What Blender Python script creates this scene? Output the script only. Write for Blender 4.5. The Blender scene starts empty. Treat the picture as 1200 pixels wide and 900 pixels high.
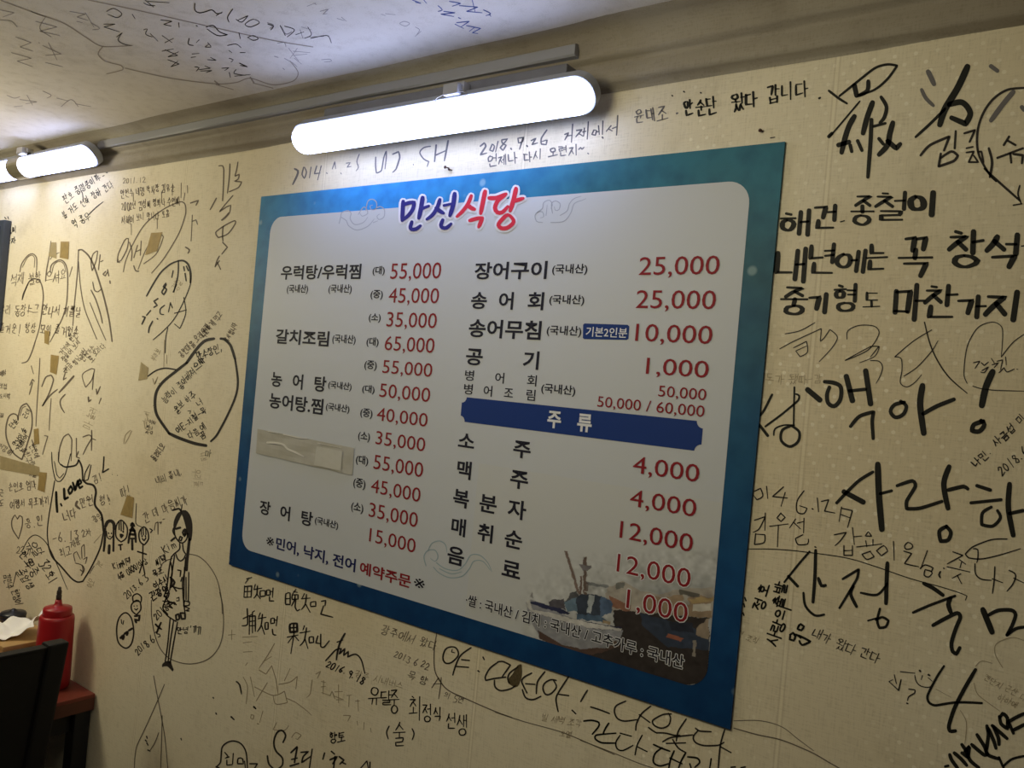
import bpy, bmesh, math, random
import numpy as np
from mathutils import Vector, Matrix
random.seed(7)
SC = bpy.context.scene
COL = SC.collection

# ------------------------------------------------------------------ camera, world, exposure
F_PX = 950.0                                     # focal length in pixels of the 1200 x 900 frame
CAM = np.array([1.591593, -1.163757, 1.659816])
ROT = np.array([[0.80854194, 0.07007588, -0.58425106],
                [0.5814909, 0.05697273, 0.81155557],
                [0.09015685, -0.99591339, 0.00531636]])   # columns: right, down, forward
cd = bpy.data.cameras.new('camera')
cam = bpy.data.objects.new('camera', cd)
COL.objects.link(cam)
cd.sensor_width = 36.0
cd.lens = F_PX / 1200.0 * 36.0
cd.clip_start = 0.02
m = Matrix.Identity(4)
for i in range(3):
    m[i][0] = ROT[i, 0]; m[i][1] = -ROT[i, 1]; m[i][2] = -ROT[i, 2]; m[i][3] = CAM[i]
cam.matrix_world = m
SC.camera = cam

SC.view_settings.view_transform = 'Standard'
SC.view_settings.look = 'None'
SC.view_settings.gamma = 1.0
SC.view_settings.use_curve_mapping = False
SC.view_settings.exposure = 0.0

LAMP_STRENGTH = 9.4
WORLD_STRENGTH = 0.02
w = bpy.data.worlds.new('room_ambience')
SC.world = w
w.use_nodes = True
bg = w.node_tree.nodes['Background']
bg.inputs[0].default_value = (1.0, 0.93, 0.82, 1)
bg.inputs[1].default_value = WORLD_STRENGTH

# two unseen fill lights added to brighten the wall: one left, one middle
def fill_light(name, loc, power, col):
    l = bpy.data.lights.new(name, 'POINT')
    l.energy = power; l.color = col; l.shadow_soft_size = 0.16
    o = bpy.data.objects.new(name, l)
    o.location = loc
    COL.objects.link(o)
    return o
WARM = (1.0, 0.92, 0.64)
fill_light('added_fill_light', (-1.05, -0.80, 1.94), 22.0, WARM)
fill_light('added_fill_light', (0.9, -0.95, 2.05), 11.0, WARM)

# ------------------------------------------------------------------ helpers
def rays(px):
    px = np.asarray(px, float).reshape(-1, 2)
    d = np.stack([(px[:, 0] - 600) / F_PX, (px[:, 1] - 450) / F_PX, np.ones(len(px))], 1)
    return d @ ROT.T

def on_wall(px, y=0.0):
    d = rays(px); t = (y - CAM[1]) / d[:, 1]
    return CAM + d * t[:, None]

CEIL_Z = 2.262
def on_ceiling(px, z=CEIL_Z):
    d = rays(px); t = (z - CAM[2]) / d[:, 2]
    return CAM + d * t[:, None]

def srgb(r, g, b):
    f = lambda c: (c / 255.0 / 12.92) if c / 255.0 <= 0.04045 else ((c / 255.0 + 0.055) / 1.055) ** 2.4
    return (f(r), f(g), f(b), 1.0)

def mat(name, col, rough=0.6, spec=0.3, emit=None, metallic=0.0, noise=None, trans=0.0, alpha=1.0):
    M = bpy.data.materials.new(name); M.use_nodes = True
    nt = M.node_tree; b = nt.nodes['Principled BSDF']
    b.inputs['Base Color'].default_value = col
    b.inputs['Roughness'].default_value = rough
    b.inputs['Specular IOR Level'].default_value = spec
    b.inputs['Metallic'].default_value = metallic
    b.inputs['Alpha'].default_value = alpha
    if trans:
        b.inputs['Transmission Weight'].default_value = trans
    if emit:
        b.inputs['Emission Color'].default_value = emit[0]
        b.inputs['Emission Strength'].default_value = emit[1]
    if noise:                                   # (scale, darker factor)
        tc = nt.nodes.new('ShaderNodeTexCoord'); n = nt.nodes.new('ShaderNodeTexNoise')
        n.inputs['Scale'].default_value = noise[0]; n.inputs['Detail'].default_value = 4
        r = nt.nodes.new('ShaderNodeValToRGB')
        r.color_ramp.elements[0].position = 0.3; r.color_ramp.elements[1].position = 0.7
        r.color_ramp.elements[0].color = tuple(c * noise[1] for c in col[:3]) + (1,)
        r.color_ramp.elements[1].color = col
        nt.links.new(tc.outputs['Object'], n.inputs['Vector'])
        nt.links.new(n.outputs['Fac'], r.inputs[0])
        nt.links.new(r.outputs[0], b.inputs['Base Color'])
    return M

def link(name, mesh, material, parent=None, smooth=False):
    o = bpy.data.objects.new(name, mesh)
    COL.objects.link(o)
    if material: mesh.materials.append(material)
    if parent: o.parent = parent
    if smooth:
        for p in mesh.polygons: p.use_smooth = True
    return o

def from_bm(name, bm, material, parent=None, smooth=False):
    bmesh.ops.recalc_face_normals(bm, faces=bm.faces)
    me = bpy.data.meshes.new(name); bm.to_mesh(me); bm.free()
    return link(name, me, material, parent, smooth)

def from_data(name, v, f, material, parent=None, smooth=False):
    me = bpy.data.meshes.new(name)
    me.from_pydata([tuple(p) for p in v], [], f); me.update()
    return link(name, me, material, parent, smooth)

def tag(o, label=None, cat=None, group=None, kind=None):
    if label: o['label'] = label
    if cat: o['category'] = cat
    if group: o['group'] = group
    if kind: o['kind'] = kind
    return o

def empty(name, loc):
    o = bpy.data.objects.new(name, None); o.location = loc
    o.empty_display_size = 0.05
    COL.objects.link(o)
    return o

def box_bm(x0, x1, y0, y1, z0, z1, bev=0.0, bm=None):
    bm2 = bmesh.new()
    bmesh.ops.create_cube(bm2, size=1.0)
    for v in bm2.verts:
        v.co = Vector(((x0 + x1) / 2 + v.co.x * (x1 - x0), (y0 + y1) / 2 + v.co.y * (y1 - y0), (z0 + z1) / 2 + v.co.z * (z1 - z0)))
    if bev: bmesh.ops.bevel(bm2, geom=bm2.edges[:], offset=bev, segments=2, affect='EDGES', profile=0.6)
    if bm is None: return bm2
    me = bpy.data.meshes.new('tmp'); bm2.to_mesh(me); bm.from_mesh(me); bm2.free(); bpy.data.meshes.remove(me)
    return bm

def lathe_bm(profile, segs=40):
    bm = bmesh.new(); rings = []
    for r, z in profile:
        rings.append([bm.verts.new((r * math.cos(2 * math.pi * k / segs), r * math.sin(2 * math.pi * k / segs), z)) for k in range(segs)])
    for a, b in zip(rings, rings[1:]):
        for k in range(segs):
            bm.faces.new((a[k], a[(k + 1) % segs], b[(k + 1) % segs], b[k]))
    bm.faces.new(rings[0]); bm.faces.new(rings[-1])
    return bm

def sweep_x(profile, x0, x1, n=1, jitter=0.0):
    """a profile in (y, z) swept along x; returns verts, faces"""
    v = []; f = []
    for i in range(n + 1):
        x = x0 + (x1 - x0) * i / n
        for k, (y, z) in enumerate(profile):
            j = jitter * math.sin(x * 5.1 + k * 1.7) + jitter * 0.6 * math.sin(x * 13.7 + k * 2.9)
            v.append((x, y + j, z + j * 0.8))
    m_ = len(profile)
    for i in range(n):
        for k in range(m_ - 1):
            f.append((i * m_ + k, i * m_ + k + 1, (i + 1) * m_ + k + 1, (i + 1) * m_ + k))
    return v, f

# ------------------------------------------------------------------ room
def wallpaper(name, base, stain, dots=True):
    M = bpy.data.materials.new(name); M.use_nodes = True
    nt = M.node_tree; N = nt.nodes; L = nt.links
    b = N['Principled BSDF']; b.inputs['Roughness'].default_value = 0.75; b.inputs['Specular IOR Level'].default_value = 0.2
    tc = N.new('ShaderNodeTexCoord')
    def noise(scale, detail, vec=None, rough=0.55):
        n = N.new('ShaderNodeTexNoise'); n.inputs['Scale'].default_value = scale; n.inputs['Detail'].default_value = detail
        n.inputs['Roughness'].default_value = rough
        L.new(vec or tc.outputs['Object'], n.inputs['Vector']); return n
    def ramp(fac, p0, p1, c0=(0, 0, 0, 1), c1=(1, 1, 1, 1)):
        r = N.new('ShaderNodeValToRGB'); e = r.color_ramp.elements
        e[0].position = p0; e[1].position = p1; e[0].color = c0; e[1].color = c1
        L.new(fac, r.inputs[0]); return r
    def mix(fac, a, c, mode='MIX'):
        n = N.new('ShaderNodeMix'); n.data_type = 'RGBA'; n.blend_type = mode
        for inp, val in ((n.inputs[0], fac), (n.inputs[6], a), (n.inputs[7], c)):
            if hasattr(val, 'links') or hasattr(val, 'is_output'): L.new(val, inp)
            else: inp.default_value = val
        return n.outputs[2]
    big = ramp(noise(1.6, 4).outputs['Fac'], 0.42, 0.75)
    col = mix(big.outputs[0], base, stain)
    blot = ramp(noise(7.0, 6, rough=0.65).outputs['Fac'], 0.55, 0.8)
    mb = N.new('ShaderNodeMath'); mb.operation = 'MULTIPLY'; mb.inputs[1].default_value = 0.55
    L.new(blot.outputs[0], mb.inputs[0])
    col = mix(mb.outputs[0], col, tuple(c * 0.72 for c in stain[:3]) + (1,))
    # woven fabric grain
    mp = N.new('ShaderNodeMapping'); mp.inputs['Scale'].default_value = (420, 420, 38)
    L.new(tc.outputs['Object'], mp.inputs['Vector'])
    g1 = noise(1.0, 2, mp.outputs[0])
    mp2 = N.new('ShaderNodeMapping'); mp2.inputs['Scale'].default_value = (38, 38, 420)
    L.new(tc.outputs['Object'], mp2.inputs['Vector'])
    g2 = noise(1.0, 2, mp2.outputs[0])
    ad = N.new('ShaderNodeMath'); ad.operation = 'ADD'
    L.new(g1.outputs['Fac'], ad.inputs[0]); L.new(g2.outputs['Fac'], ad.inputs[1])
    gr = ramp(ad.outputs[0], 0.7, 1.3, (0.86, 0.85, 0.83, 1), (1, 1, 1, 1))
    col = mix(1.0, col, gr.outputs[0], 'MULTIPLY')
    if dots:                                     # embossed pearl dots in staggered rows
        sx = N.new('ShaderNodeSeparateXYZ'); L.new(tc.outputs['Object'], sx.inputs[0])
        def m_(op, a, c):
            n = N.new('ShaderNodeMath'); n.operation = op
            for i, val in enumerate((a, c)):
                if val is None: continue
                if hasattr(val, 'is_output'): L.new(val, n.inputs[i])
                else: n.inputs[i].default_value = val
            return n.outputs[0]
        P, Q = 0.026, 0.041
        fac = None
        for ox, oz in ((0, 0), (0.5, 0.32), (0.25, 0.62)):
            fx = m_('SUBTRACT', m_('FRACT', m_('ADD', m_('DIVIDE', sx.outputs[0], P), ox + 40), None), 0.5)
            fz = m_('SUBTRACT', m_('FRACT', m_('ADD', m_('DIVIDE', sx.outputs[2], Q), oz), None), 0.5)
            dx = m_('MULTIPLY', fx, P); dz = m_('MULTIPLY', fz, Q)
            d = m_('SQRT', m_('ADD', m_('MULTIPLY', dx, dx), m_('MULTIPLY', dz, dz)), None)
            s = m_('LESS_THAN', d, 0.0026)
            fac = s if fac is None else m_('MAXIMUM', fac, s)
        worn = ramp(noise(5.0, 3).outputs['Fac'], 0.40, 0.62)
        side = m_('MULTIPLY', m_('GREATER_THAN', sx.outputs[0], 1.05), 0.55)      # only the right-hand paper length is dotted
        fx2 = m_('MULTIPLY', m_('MULTIPLY', fac, worn.outputs[0]), side)
        col = mix(fx2, col, (0.98, 0.93, 0.80, 1))
    if dots:                                     # seams between the wallpaper lengths
        sm = m_('ABSOLUTE', m_('SUBTRACT', m_('FRACT', m_('DIVIDE', m_('ADD', sx.outputs[0], 10.66), 0.53), None), 0.5), None)
        col = mix(m_('MULTIPLY', m_('LESS_THAN', sm, 0.0035), 0.22), col, (0.95, 0.88, 0.70, 1))
        col = mix(m_('MULTIPLY', m_('LESS_THAN', m_('ABSOLUTE', m_('SUBTRACT', sm, 0.006), None), 0.0022), 0.22), col, (0.38, 0.29, 0.17, 1))
    L.new(col, b.inputs['Base Color'])
    bp = N.new('ShaderNodeBump'); bp.inputs['Strength'].default_value = 0.12; bp.inputs['Distance'].default_value = 0.002
    L.new(ad.outputs[0], bp.inputs['Height']); L.new(bp.outputs[0], b.inputs['Normal'])
    return M

M_WALL = wallpaper('cream_wallpaper', (0.78, 0.71, 0.56, 1), (0.69, 0.59, 0.41, 1))
M_CEIL = wallpaper('ceiling_paper', (0.74, 0.70, 0.66, 1), (0.62, 0.57, 0.52, 1), dots=False)
M_TRIM = wallpaper('shaded_cornice_paper', (0.36, 0.325, 0.27, 1), (0.21, 0.17, 0.125, 1), dots=False)  # lamp shadow on the cornice is put into this darker paper colour
M_FLOOR = mat('floor_tile', (0.14, 0.12, 0.10, 1), 0.5, noise=(9, 0.7))

def quad(name, pts, material):
    return from_data(name, pts, [(0, 1, 2, 3)], material)
WALL = tag(quad('wall_back', [(-4, 0, 0), (3.2, 0, 0), (3.2, 0, 2.3), (-4, 0, 2.3)], M_WALL), 'cream papered wall covered in handwritten guest messages', kind='structure')
CEIL = tag(quad('ceiling', [(-4, 0, CEIL_Z), (3.2, 0, CEIL_Z), (3.2, -4.2, CEIL_Z), (-4, -4.2, CEIL_Z)], M_CEIL), 'pale papered ceiling with faded handwriting', kind='structure')
FLOOR = tag(quad('floor', [(-4, 0, 0), (-4, -4.2, 0), (3.2, -4.2, 0), (3.2, 0, 0)], M_FLOOR), 'plain tiled dining room floor', kind='structure')
# papered cornice moulding between wall and ceiling
prof = [(0.0, 2.165), (-0.003, 2.170), (-0.0150, 2.1735), (-0.0190, 2.177), (-0.0200, 2.185), (-0.0170, 2.201), (-0.0120, 2.209), (-0.0150, 2.2145),
        (-0.0250, 2.217), (-0.0280, 2.222), (-0.0270, 2.231), (-0.030, 2.242), (-0.038, 2.252), (-0.050, 2.258), (-0.066, 2.2616), (-0.07, 2.2635)]
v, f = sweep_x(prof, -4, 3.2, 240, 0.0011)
TRIM = tag(from_data('trim_1', v, f, M_TRIM, smooth=True), 'papered cornice moulding along the top of the wall, shade painted into its brownish colour', kind='structure')
# ------------------------------------------------------------------ writing tools
RG = {  # crop origin x, y and its zoom factor, used to read stroke positions on the wall
 'RA': (900, 60, 4), 'RB': (900, 220, 5), 'RC': (1040, 220, 5), 'RD': (1020, 370, 6), 'RE': (860, 400, 3.529),
 'RF': (1020, 630, 6), 'RG': (1040, 740, 5.625), 'RH': (860, 640, 5.628), 'RI': (860, 620, 3.2143), 'RJ': (1090, 440, 6.93),
 'R2': (900, 200, 4), 'R0': (900, 0, 4), 'U1': (330, 150, 5.217), 'U2': (540, 130, 5.4545), 'U3': (740, 80, 5),
 'LA': (0, 190, 8.18), 'LB': (130, 190, 6.923), 'LC': (0, 280, 7.5), 'LD': (80, 280, 6.43), 'LE': (90, 390, 6.92), 'LF': (160, 380, 5.628), 'LG': (0, 400, 6.425),
 'LH': (0, 530, 5.623), 'BA': (110, 590, 6.925), 'BB': (110, 690, 7.5), 'BC': (240, 660, 6), 'BD': (240, 780, 6),
 'BE': (420, 720, 5), 'BF': (560, 760, 6.431), 'BG': (680, 780, 6), 'BH': (140, 780, 7.5), 'C3': (0, 0, 3), 'C2': (300, 0, 3),
 'TT': (450, 200, 6.667), 'CA': (380, 210, 4.615), 'CB': (600, 170, 3.636), 'CC': (480, 600, 2.857), 'PX': (0, 0, 1), 'BT': (610, 630, 5)}

def smooth_path(P, step=2.0, corner=0.15):
    P = np.asarray(P, float)
    if len(P) < 3:
        return P
    n = len(P); closed = np.hypot(*(P[0] - P[-1])) < 1e-6
    T = np.zeros_like(P)
    for i in range(n):
        if 0 < i < n - 1: a, c = P[i - 1], P[i + 1]
        elif closed: a, c = P[-2], P[1]
        else:
            a, c = (P[0], P[1]) if i == 0 else (P[-2], P[-1])
        T[i] = (c - a) * 0.5
        if 0 < i < n - 1:
            u = P[i] - a; q = c - P[i]
            cosang = (u @ q) / (np.hypot(*u) * np.hypot(*q) + 1e-9)
            lim = min(np.hypot(*u), np.hypot(*q))
            ln = np.hypot(*T[i]) + 1e-9
            if ln > lim * 1.1: T[i] *= lim * 1.1 / ln
            if cosang < corner: T[i] = 0
    out = [P[0]]
    for i in range(n - 1):
        d = np.hypot(*(P[i + 1] - P[i])); k = int(max(2, min(10, d / step)))
        t0 = T[i]; t1 = T[i + 1]
        for s in range(1, k + 1):
            t = s / k
            h00 = 2 * t**3 - 3 * t**2 + 1; h10 = t**3 - 2 * t**2 + t; h01 = -2 * t**3 + 3 * t**2; h11 = t**3 - t**2
            out.append(h00 * P[i] + h10 * t0 + h01 * P[i + 1] + h11 * t1)
    return np.array(out)

LOOSE = 0.045
class Ink:
    """collects pen strokes (read off the photograph) and lays them as flat ink on a surface"""
    def __init__(s, lay, brush=0.0, taper=0.35):
        s.lay = lay; s.v = []; s.f = []; s.brush = brush; s.taper = taper; s.tw = 1.0; s.lift = 0.0; s.rise = []; s.corner = 0.15; s.fine = 1.0
    def add(s, pts, w):
        P = smooth_path(pts, corner=s.corner)
        keep = [0] + [i for i in range(1, len(P)) if np.hypot(*(P[i] - P[i - 1])) > 1e-3]
        P = P[keep]
        if len(P) == 1: P = np.array([P[0] - [w * .3, 0], P[0] + [w * .3, 0]])
        D = np.gradient(P, axis=0); D /= (np.hypot(D[:, 0], D[:, 1])[:, None] + 1e-9)
        Nn = np.stack([-D[:, 1], D[:, 0]], 1)
        k = len(P); t = np.linspace(0, 1, k)
        prof = 1 - s.taper * np.clip((t - 0.7) / 0.3, 0, 1) ** 1.5 - 0.15 * np.clip((0.12 - t) / 0.12, 0, 1)
        W = 0.5 * w * prof * (1 - s.brush + s.brush * np.abs(D[:, 1]) * 1.25)
        b = len(s.v)
        A = P + Nn * W[:, None]; B = P - Nn * W[:, None]
        for p, q in zip(A, B): s.v.append(p); s.v.append(q)
        for i in range(k - 1): s.f.append((b + 2 * i, b + 2 * i + 1, b + 2 * i + 3, b + 2 * i + 2))
        for (idx, sg) in ((0, -1), (k - 1, 1)):
            c = len(s.v); r = W[idx]
            for a in (-60, -25, 25, 60):
                a = math.radians(a)
                s.v.append(P[idx] + sg * D[idx] * r * math.cos(a) + Nn[idx] * r * math.sin(a))
            p, q = b + 2 * idx, b + 2 * idx + 1
            s.f.append((q, c, c + 1, c + 2, c + 3, p))
        if s.lift: s.rise += [(len(s.v), s.lift * (1 + (s.rise[-1][1] / s.lift if s.rise else 0)))]
    def t(s, rg, w, txt):
        x0, y0, k = RG[rg]
        for st in txt.split('|'):
            st = st.strip(); ww = w
            if not st: continue
            if st[0] == 'w':
                h, st = st.split(':'); ww = float(h[1:])
            pts = [tuple(float(c) for c in p.split(',')) for p in st.split()]
            s.add([(x0 + x / k, y0 + y / k) for x, y in pts], ww * s.tw)
        return s
    def poly(s, rg, txt):
        x0, y0, k = RG[rg]
        for st in txt.split('|'):
            pts = [tuple(float(c) for c in p.split(',')) for p in st.split()]
            pts.append(pts[0])
            P = smooth_path([(x0 + x / k, y0 + y / k) for x, y in pts])[:-1]
            b = len(s.v); s.v += list(P); s.f.append(tuple(range(b, b + len(P))))
        return s
    def strokes(s, ss, org, ax, ay, w, jit=0.03):
        for st in ss:
            pts = [org + ax * (x + random.uniform(-jit, jit)) + ay * (y + random.uniform(-jit, jit)) for x, y in st]
            s.add(pts, w)
    def g(s, rg, ch, box, w, shear=0.0):
        x0, y0, k = RG[rg]
        a, b, c, d = box
        org = np.array([x0 + a / k, y0 + b / k]); ax = np.array([(c - a) / k, 0.0]); ay = np.array([shear * (d - b) / k, (d - b) / k])
        s.strokes(syl(ch), org, ax, ay, w, 0.018)
        return s
    def w_(s, text, x, y, h, ang=0.0, w=1.2, asp=0.9, sl=-0.08, gap=0.10, up=None, jit=None):
        """text along a baseline direction `ang` (degrees, picture down = positive); x, y = top left"""
        a = math.radians(ang)
        if jit is None: jit = LOOSE
        e = np.array([math.cos(a), math.sin(a)]); n = np.array([-math.sin(a) + 0, math.cos(a)])
        if up is not None:
            u = math.radians(up); n = np.array([-math.sin(u), math.cos(u)])
        p = np.array([x, y], float)
        for ch in text:
            if ch == ' ':
                p = p + e * h * asp * 0.55; continue
            cw = asp if '\uac00' <= ch <= '\ud7a3' else asp * 0.6
            hh = h * random.uniform(0.88, 1.12)
            org = p + n * random.uniform(-0.09, 0.09) * h
            tilt = random.uniform(-0.10, 0.10)
            s.strokes(syl(ch), org, (e + n * tilt) * hh * cw, (n + e * (sl + tilt * 0.6)) * hh, w * s.fine * random.uniform(0.8, 1.1), jit)
            p = p + e * h * (cw + gap)
        return s
    def build(s, name, label, material, parent):
        P = s.lay(np.array(s.v))
        a = 0
        for b, d in s.rise:                      # later strokes lie a hair over earlier ones
            P[a:b, 1] -= np.linspace(d - s.lift, d, b - a); a = b
        if parent.location.length > 0: P = P - np.array(parent.location)
        o = from_data(name, P, s.f, material, parent)
        if label: o['label'] = label
        return o

# ---- strokes of handwritten Hangul, digits and letters in a unit box (y down)
def circ(cx=.5, cy=.5, rx=.45, ry=.45, a0=-100, n=9):
    return [(cx + rx * math.cos(math.radians(a0 - 360 * i / (n - 1))), cy + ry * math.sin(math.radians(a0 - 360 * i / (n - 1)))) for i in range(n)]
CJ = {'ㄱ': [[(0, .1), (.95, .05), (.75, 1)]], 'ㄴ': [[(.05, 0), (.05, .9), (1, .85)]],
      'ㄷ': [[(.05, .05), (.95, .05)], [(.05, .05), (.05, .95), (1, .9)]], 'ㄹ': [[(0, .02), (.9, .02), (.85, .45), (.05, .5), (.05, .98), (1, .95)]],
      'ㅁ': [[(.05, .05), (.05, .95)], [(.05, .08), (.95, .05), (.9, .95)], [(.05, .92), (.92, .92)]],
      'ㅂ': [[(.08, 0), (.08, 1)], [(.92, 0), (.92, 1)], [(.08, .5), (.92, .5)], [(.08, .95), (.92, .95)]],
      'ㅅ': [[(.55, 0), (.4, .5), (0, 1)], [(.45, .35), (1, .95)]], 'ㅇ': [circ()],
      'ㅈ': [[(.05, .05), (.95, .05), (.4, .55), (0, 1)], [(.5, .45), (1, .98)]],
      'ㅊ': [[(.35, -.05), (.65, .03)], [(.05, .25), (.95, .25), (.4, .65), (0, 1)], [(.5, .55), (1, .98)]],
      'ㅋ': [[(0, .1), (.95, .05), (.75, 1)], [(.05, .5), (.85, .45)]],
      'ㅌ': [[(.05, .03), (.95, .03)], [(.05, .45), (.9, .45)], [(.05, .03), (.05, .95), (1, .92)]],
      'ㅍ': [[(0, .08), (1, .08)], [(.3, .08), (.35, .9)], [(.7, .08), (.65, .9)], [(0, .92), (1, .9)]],
      'ㅎ': [[(.35, -.02), (.65, .05)], [(.02, .28), (.98, .25)], circ(.5, .68, .34, .3)]}
for a_, b_ in ('ㄲㄱ', 'ㄸㄷ', 'ㅃㅂ', 'ㅆㅅ', 'ㅉㅈ'):
    CJ[a_] = [[(x * .46, y) for x, y in st] for st in CJ[b_]] + [[(.52 + x * .46, y) for x, y in st] for st in CJ[b_]]
CHO = 'ㄱㄲㄴㄷㄸㄹㅁㅂㅃㅅㅆㅇㅈㅉㅊㅋㅌㅍㅎ'
JUNG = 'ㅏㅐㅑㅒㅓㅔㅕㅖㅗㅘㅙㅚㅛㅜㅝㅞㅟㅠㅡㅢㅣ'
JONG = ['', 'ㄱ', 'ㄲ', 'ㄱㅅ', 'ㄴ', 'ㄴㅈ', 'ㄴㅎ', 'ㄷ', 'ㄹ', 'ㄹㄱ', 'ㄹㅁ', 'ㄹㅂ', 'ㄹㅅ', 'ㄹㅌ', 'ㄹㅍ', 'ㄹㅎ', 'ㅁ', 'ㅂ', 'ㅂㅅ', 'ㅅ', 'ㅆ', 'ㅇ', 'ㅈ', 'ㅊ', 'ㅋ', 'ㅌ', 'ㅍ', 'ㅎ']
VV = {'ㅏ': [[(.3, 0), (.3, 1)], [(.3, .48), (.95, .45)]], 'ㅑ': [[(.3, 0), (.3, 1)], [(.3, .35), (.95, .32)], [(.3, .6), (.95, .58)]],
      'ㅓ': [[(.72, 0), (.72, 1)], [(.02, .48), (.72, .46)]], 'ㅕ': [[(.72, 0), (.72, 1)], [(.02, .33), (.72, .32)], [(.02, .6), (.72, .58)]],
      'ㅣ': [[(.55, 0), (.5, 1)]], 'ㅐ': [[(.2, .05), (.2, .95)], [(.2, .48), (.75, .46)], [(.78, 0), (.76, 1)]],
      'ㅔ': [[(-.1, .48), (.35, .46)], [(.35, .05), (.35, .95)], [(.85, 0), (.83, 1)]], 'ㅒ': [[(.2, .05), (.2, .95)], [(.2, .36), (.75, .36)], [(.2, .6), (.75, .6)], [(.78, 0), (.76, 1)]],
      'ㅖ': [[(-.1, .35), (.35, .33)], [(-.1, .6), (.35, .58)], [(.35, .05), (.35, .95)], [(.85, 0), (.83, 1)]]}
HV = {'ㅗ': [[(.5, 0), (.5, .62)], [(0, .68), (1, .62)]], 'ㅛ': [[(.33, .05), (.35, .62)], [(.67, .05), (.65, .62)], [(0, .68), (1, .62)]],
      'ㅜ': [[(0, .3), (1, .25)], [(.52, .28), (.5, 1)]], 'ㅠ': [[(0, .3), (1, .25)], [(.33, .3), (.28, 1)], [(.67, .3), (.66, 1)]], 'ㅡ': [[(0, .5), (1, .45)]]}
MX = {'ㅘ': 'ㅗㅏ', 'ㅙ': 'ㅗㅐ', 'ㅚ': 'ㅗㅣ', 'ㅝ': 'ㅜㅓ', 'ㅞ': 'ㅜㅔ', 'ㅟ': 'ㅜㅣ', 'ㅢ': 'ㅡㅣ'}
LAT = {'0': [circ(.5, .5, .4, .48)], '1': [[(.55, 0), (.45, 1)]], '2': [[(.08, .25), (.4, 0), (.85, .2), (.5, .6), (.02, .98), (.98, .92)]],
       '3': [[(.1, .08), (.85, .08), (.4, .45), (.9, .65), (.6, .98), (.05, .9)]], '4': [[(.6, 0), (.05, .6), (.98, .58)], [(.7, .3), (.62, 1)]],
       '5': [[(.9, .03), (.2, .05), (.12, .45), (.8, .5), (.75, .9), (.05, .95)]], '6': [[(.75, 0), (.2, .45), (.12, .8), (.5, 1), (.88, .75), (.5, .55), (.15, .72)]],
       '7': [[(.05, .1), (.95, .05), (.5, 1)]], '8': [[(.8, .15), (.4, .02), (.2, .25), (.8, .65), (.6, .98), (.15, .8), (.5, .45), (.82, .15)]],
       '9': [[(.85, .2), (.4, .02), (.15, .3), (.5, .5), (.85, .25), (.75, 1)]], '.': [[(.3, .92), (.4, .96)]], ',': [[(.4, .85), (.25, 1.1)]],
       '!': [[(.55, 0), (.5, .7)], [(.48, .93), (.52, .98)]], '?': [[(.1, .2), (.5, 0), (.9, .25), (.5, .55), (.5, .7)], [(.48, .93), (.52, .98)]],
       '-': [[(.05, .5), (.95, .45)]], '~': [[(0, .55), (.3, .4), (.65, .55), (1, .4)]], '(': [[(.7, -.05), (.3, .5), (.7, 1.05)]], ')': [[(.3, -.05), (.7, .5), (.3, 1.05)]],
       '/': [[(.9, 0), (.1, 1)]], ':': [[(.45, .3), (.5, .34)], [(.45, .8), (.5, .84)]], '·': [[(.4, .5), (.5, .55)]], "'": [[(.5, 0), (.4, .25)]],
       'I': [[(.5, 0), (.5, 1)]], 'K': [[(.1, 0), (.1, 1)], [(.9, .05), (.12, .55), (.95, 1)]], 'i': [[(.5, .35), (.5, 1)], [(.48, .08), (.52, .14)]],
       'm': [[(.02, 1), (.05, .4), (.3, .4), (.45, .55), (.45, 1)], [(.45, .5), (.75, .38), (.95, .6), (.95, 1)]], 'S': [[(.9, .12), (.4, 0), (.1, .25), (.8, .6), (.6, 1), (.05, .88)]],
       'H': [[(.1, 0), (.1, 1)], [(.9, 0), (.85, 1)], [(.1, .5), (.9, .48)]], 'E': [[(.9, 0), (.1, .02), (.1, .98), (.95, .95)], [(.1, .5), (.8, .48)]],
       'L': [[(.1, 0), (.1, .97), (.95, .92)]], 'O': [circ(.5, .5, .45, .5)], 'G': [[(.9, .15), (.4, .02), (.05, .5), (.4, .98), (.9, .8), (.9, .55), (.55, .55)]], '>': [[(.1, .2), (.9, .5), (.1, .8)]],
       'x': [[(.1, .1), (.9, .9)], [(.9, .1), (.1, .9)]]}
def fit(ss, x0, y0, x1, y1):
    return [[(x0 + x * (x1 - x0), y0 + y * (y1 - y0)) for x, y in st] for st in ss]
def syl(ch):
    if not ('\uac00' <= ch <= '\ud7a3'):
        return CJ.get(ch) or VV.get(ch) or HV.get(ch) or LAT.get(ch) or LAT['.']
    i = ord(ch) - 0xac00
    c, vw, fn = CHO[i // 588], JUNG[i % 588 // 28], JONG[i % 28]
    out = []
    if vw in VV:
        if fn: out += fit(CJ[c], .03, .04, .5, .5) + fit(VV[vw], .55, 0, .98, .6)
        else: out += fit(CJ[c], .03, .14, .52, .82) + fit(VV[vw], .56, 0, 1, 1)
    elif vw in HV:
        if fn: out += fit(CJ[c], .2, .02, .8, .34) + fit(HV[vw], .02, .36, .98, .64)
        else: out += fit(CJ[c], .17, .04, .83, .5) + fit(HV[vw], 0, .52, 1, .98)
    else:
        a, b = MX[vw]
        if fn: out += fit(CJ[c], .03, .02, .5, .32) + fit(HV[a], 0, .34, .6, .58) + fit(VV[b], .64, 0, 1, .62)
        else: out += fit(CJ[c], .03, .04, .52, .42) + fit(HV[a], 0, .46, .62, .82) + fit(VV[b], .64, 0, 1, 1)
    if fn:
        if len(fn) == 1: out += fit(CJ[fn], .18, .66, .86, 1)
        else: out += fit(CJ[fn[0]], .1, .66, .48, 1) + fit(CJ[fn[1]], .54, .66, .95, 1)
    return out

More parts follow.
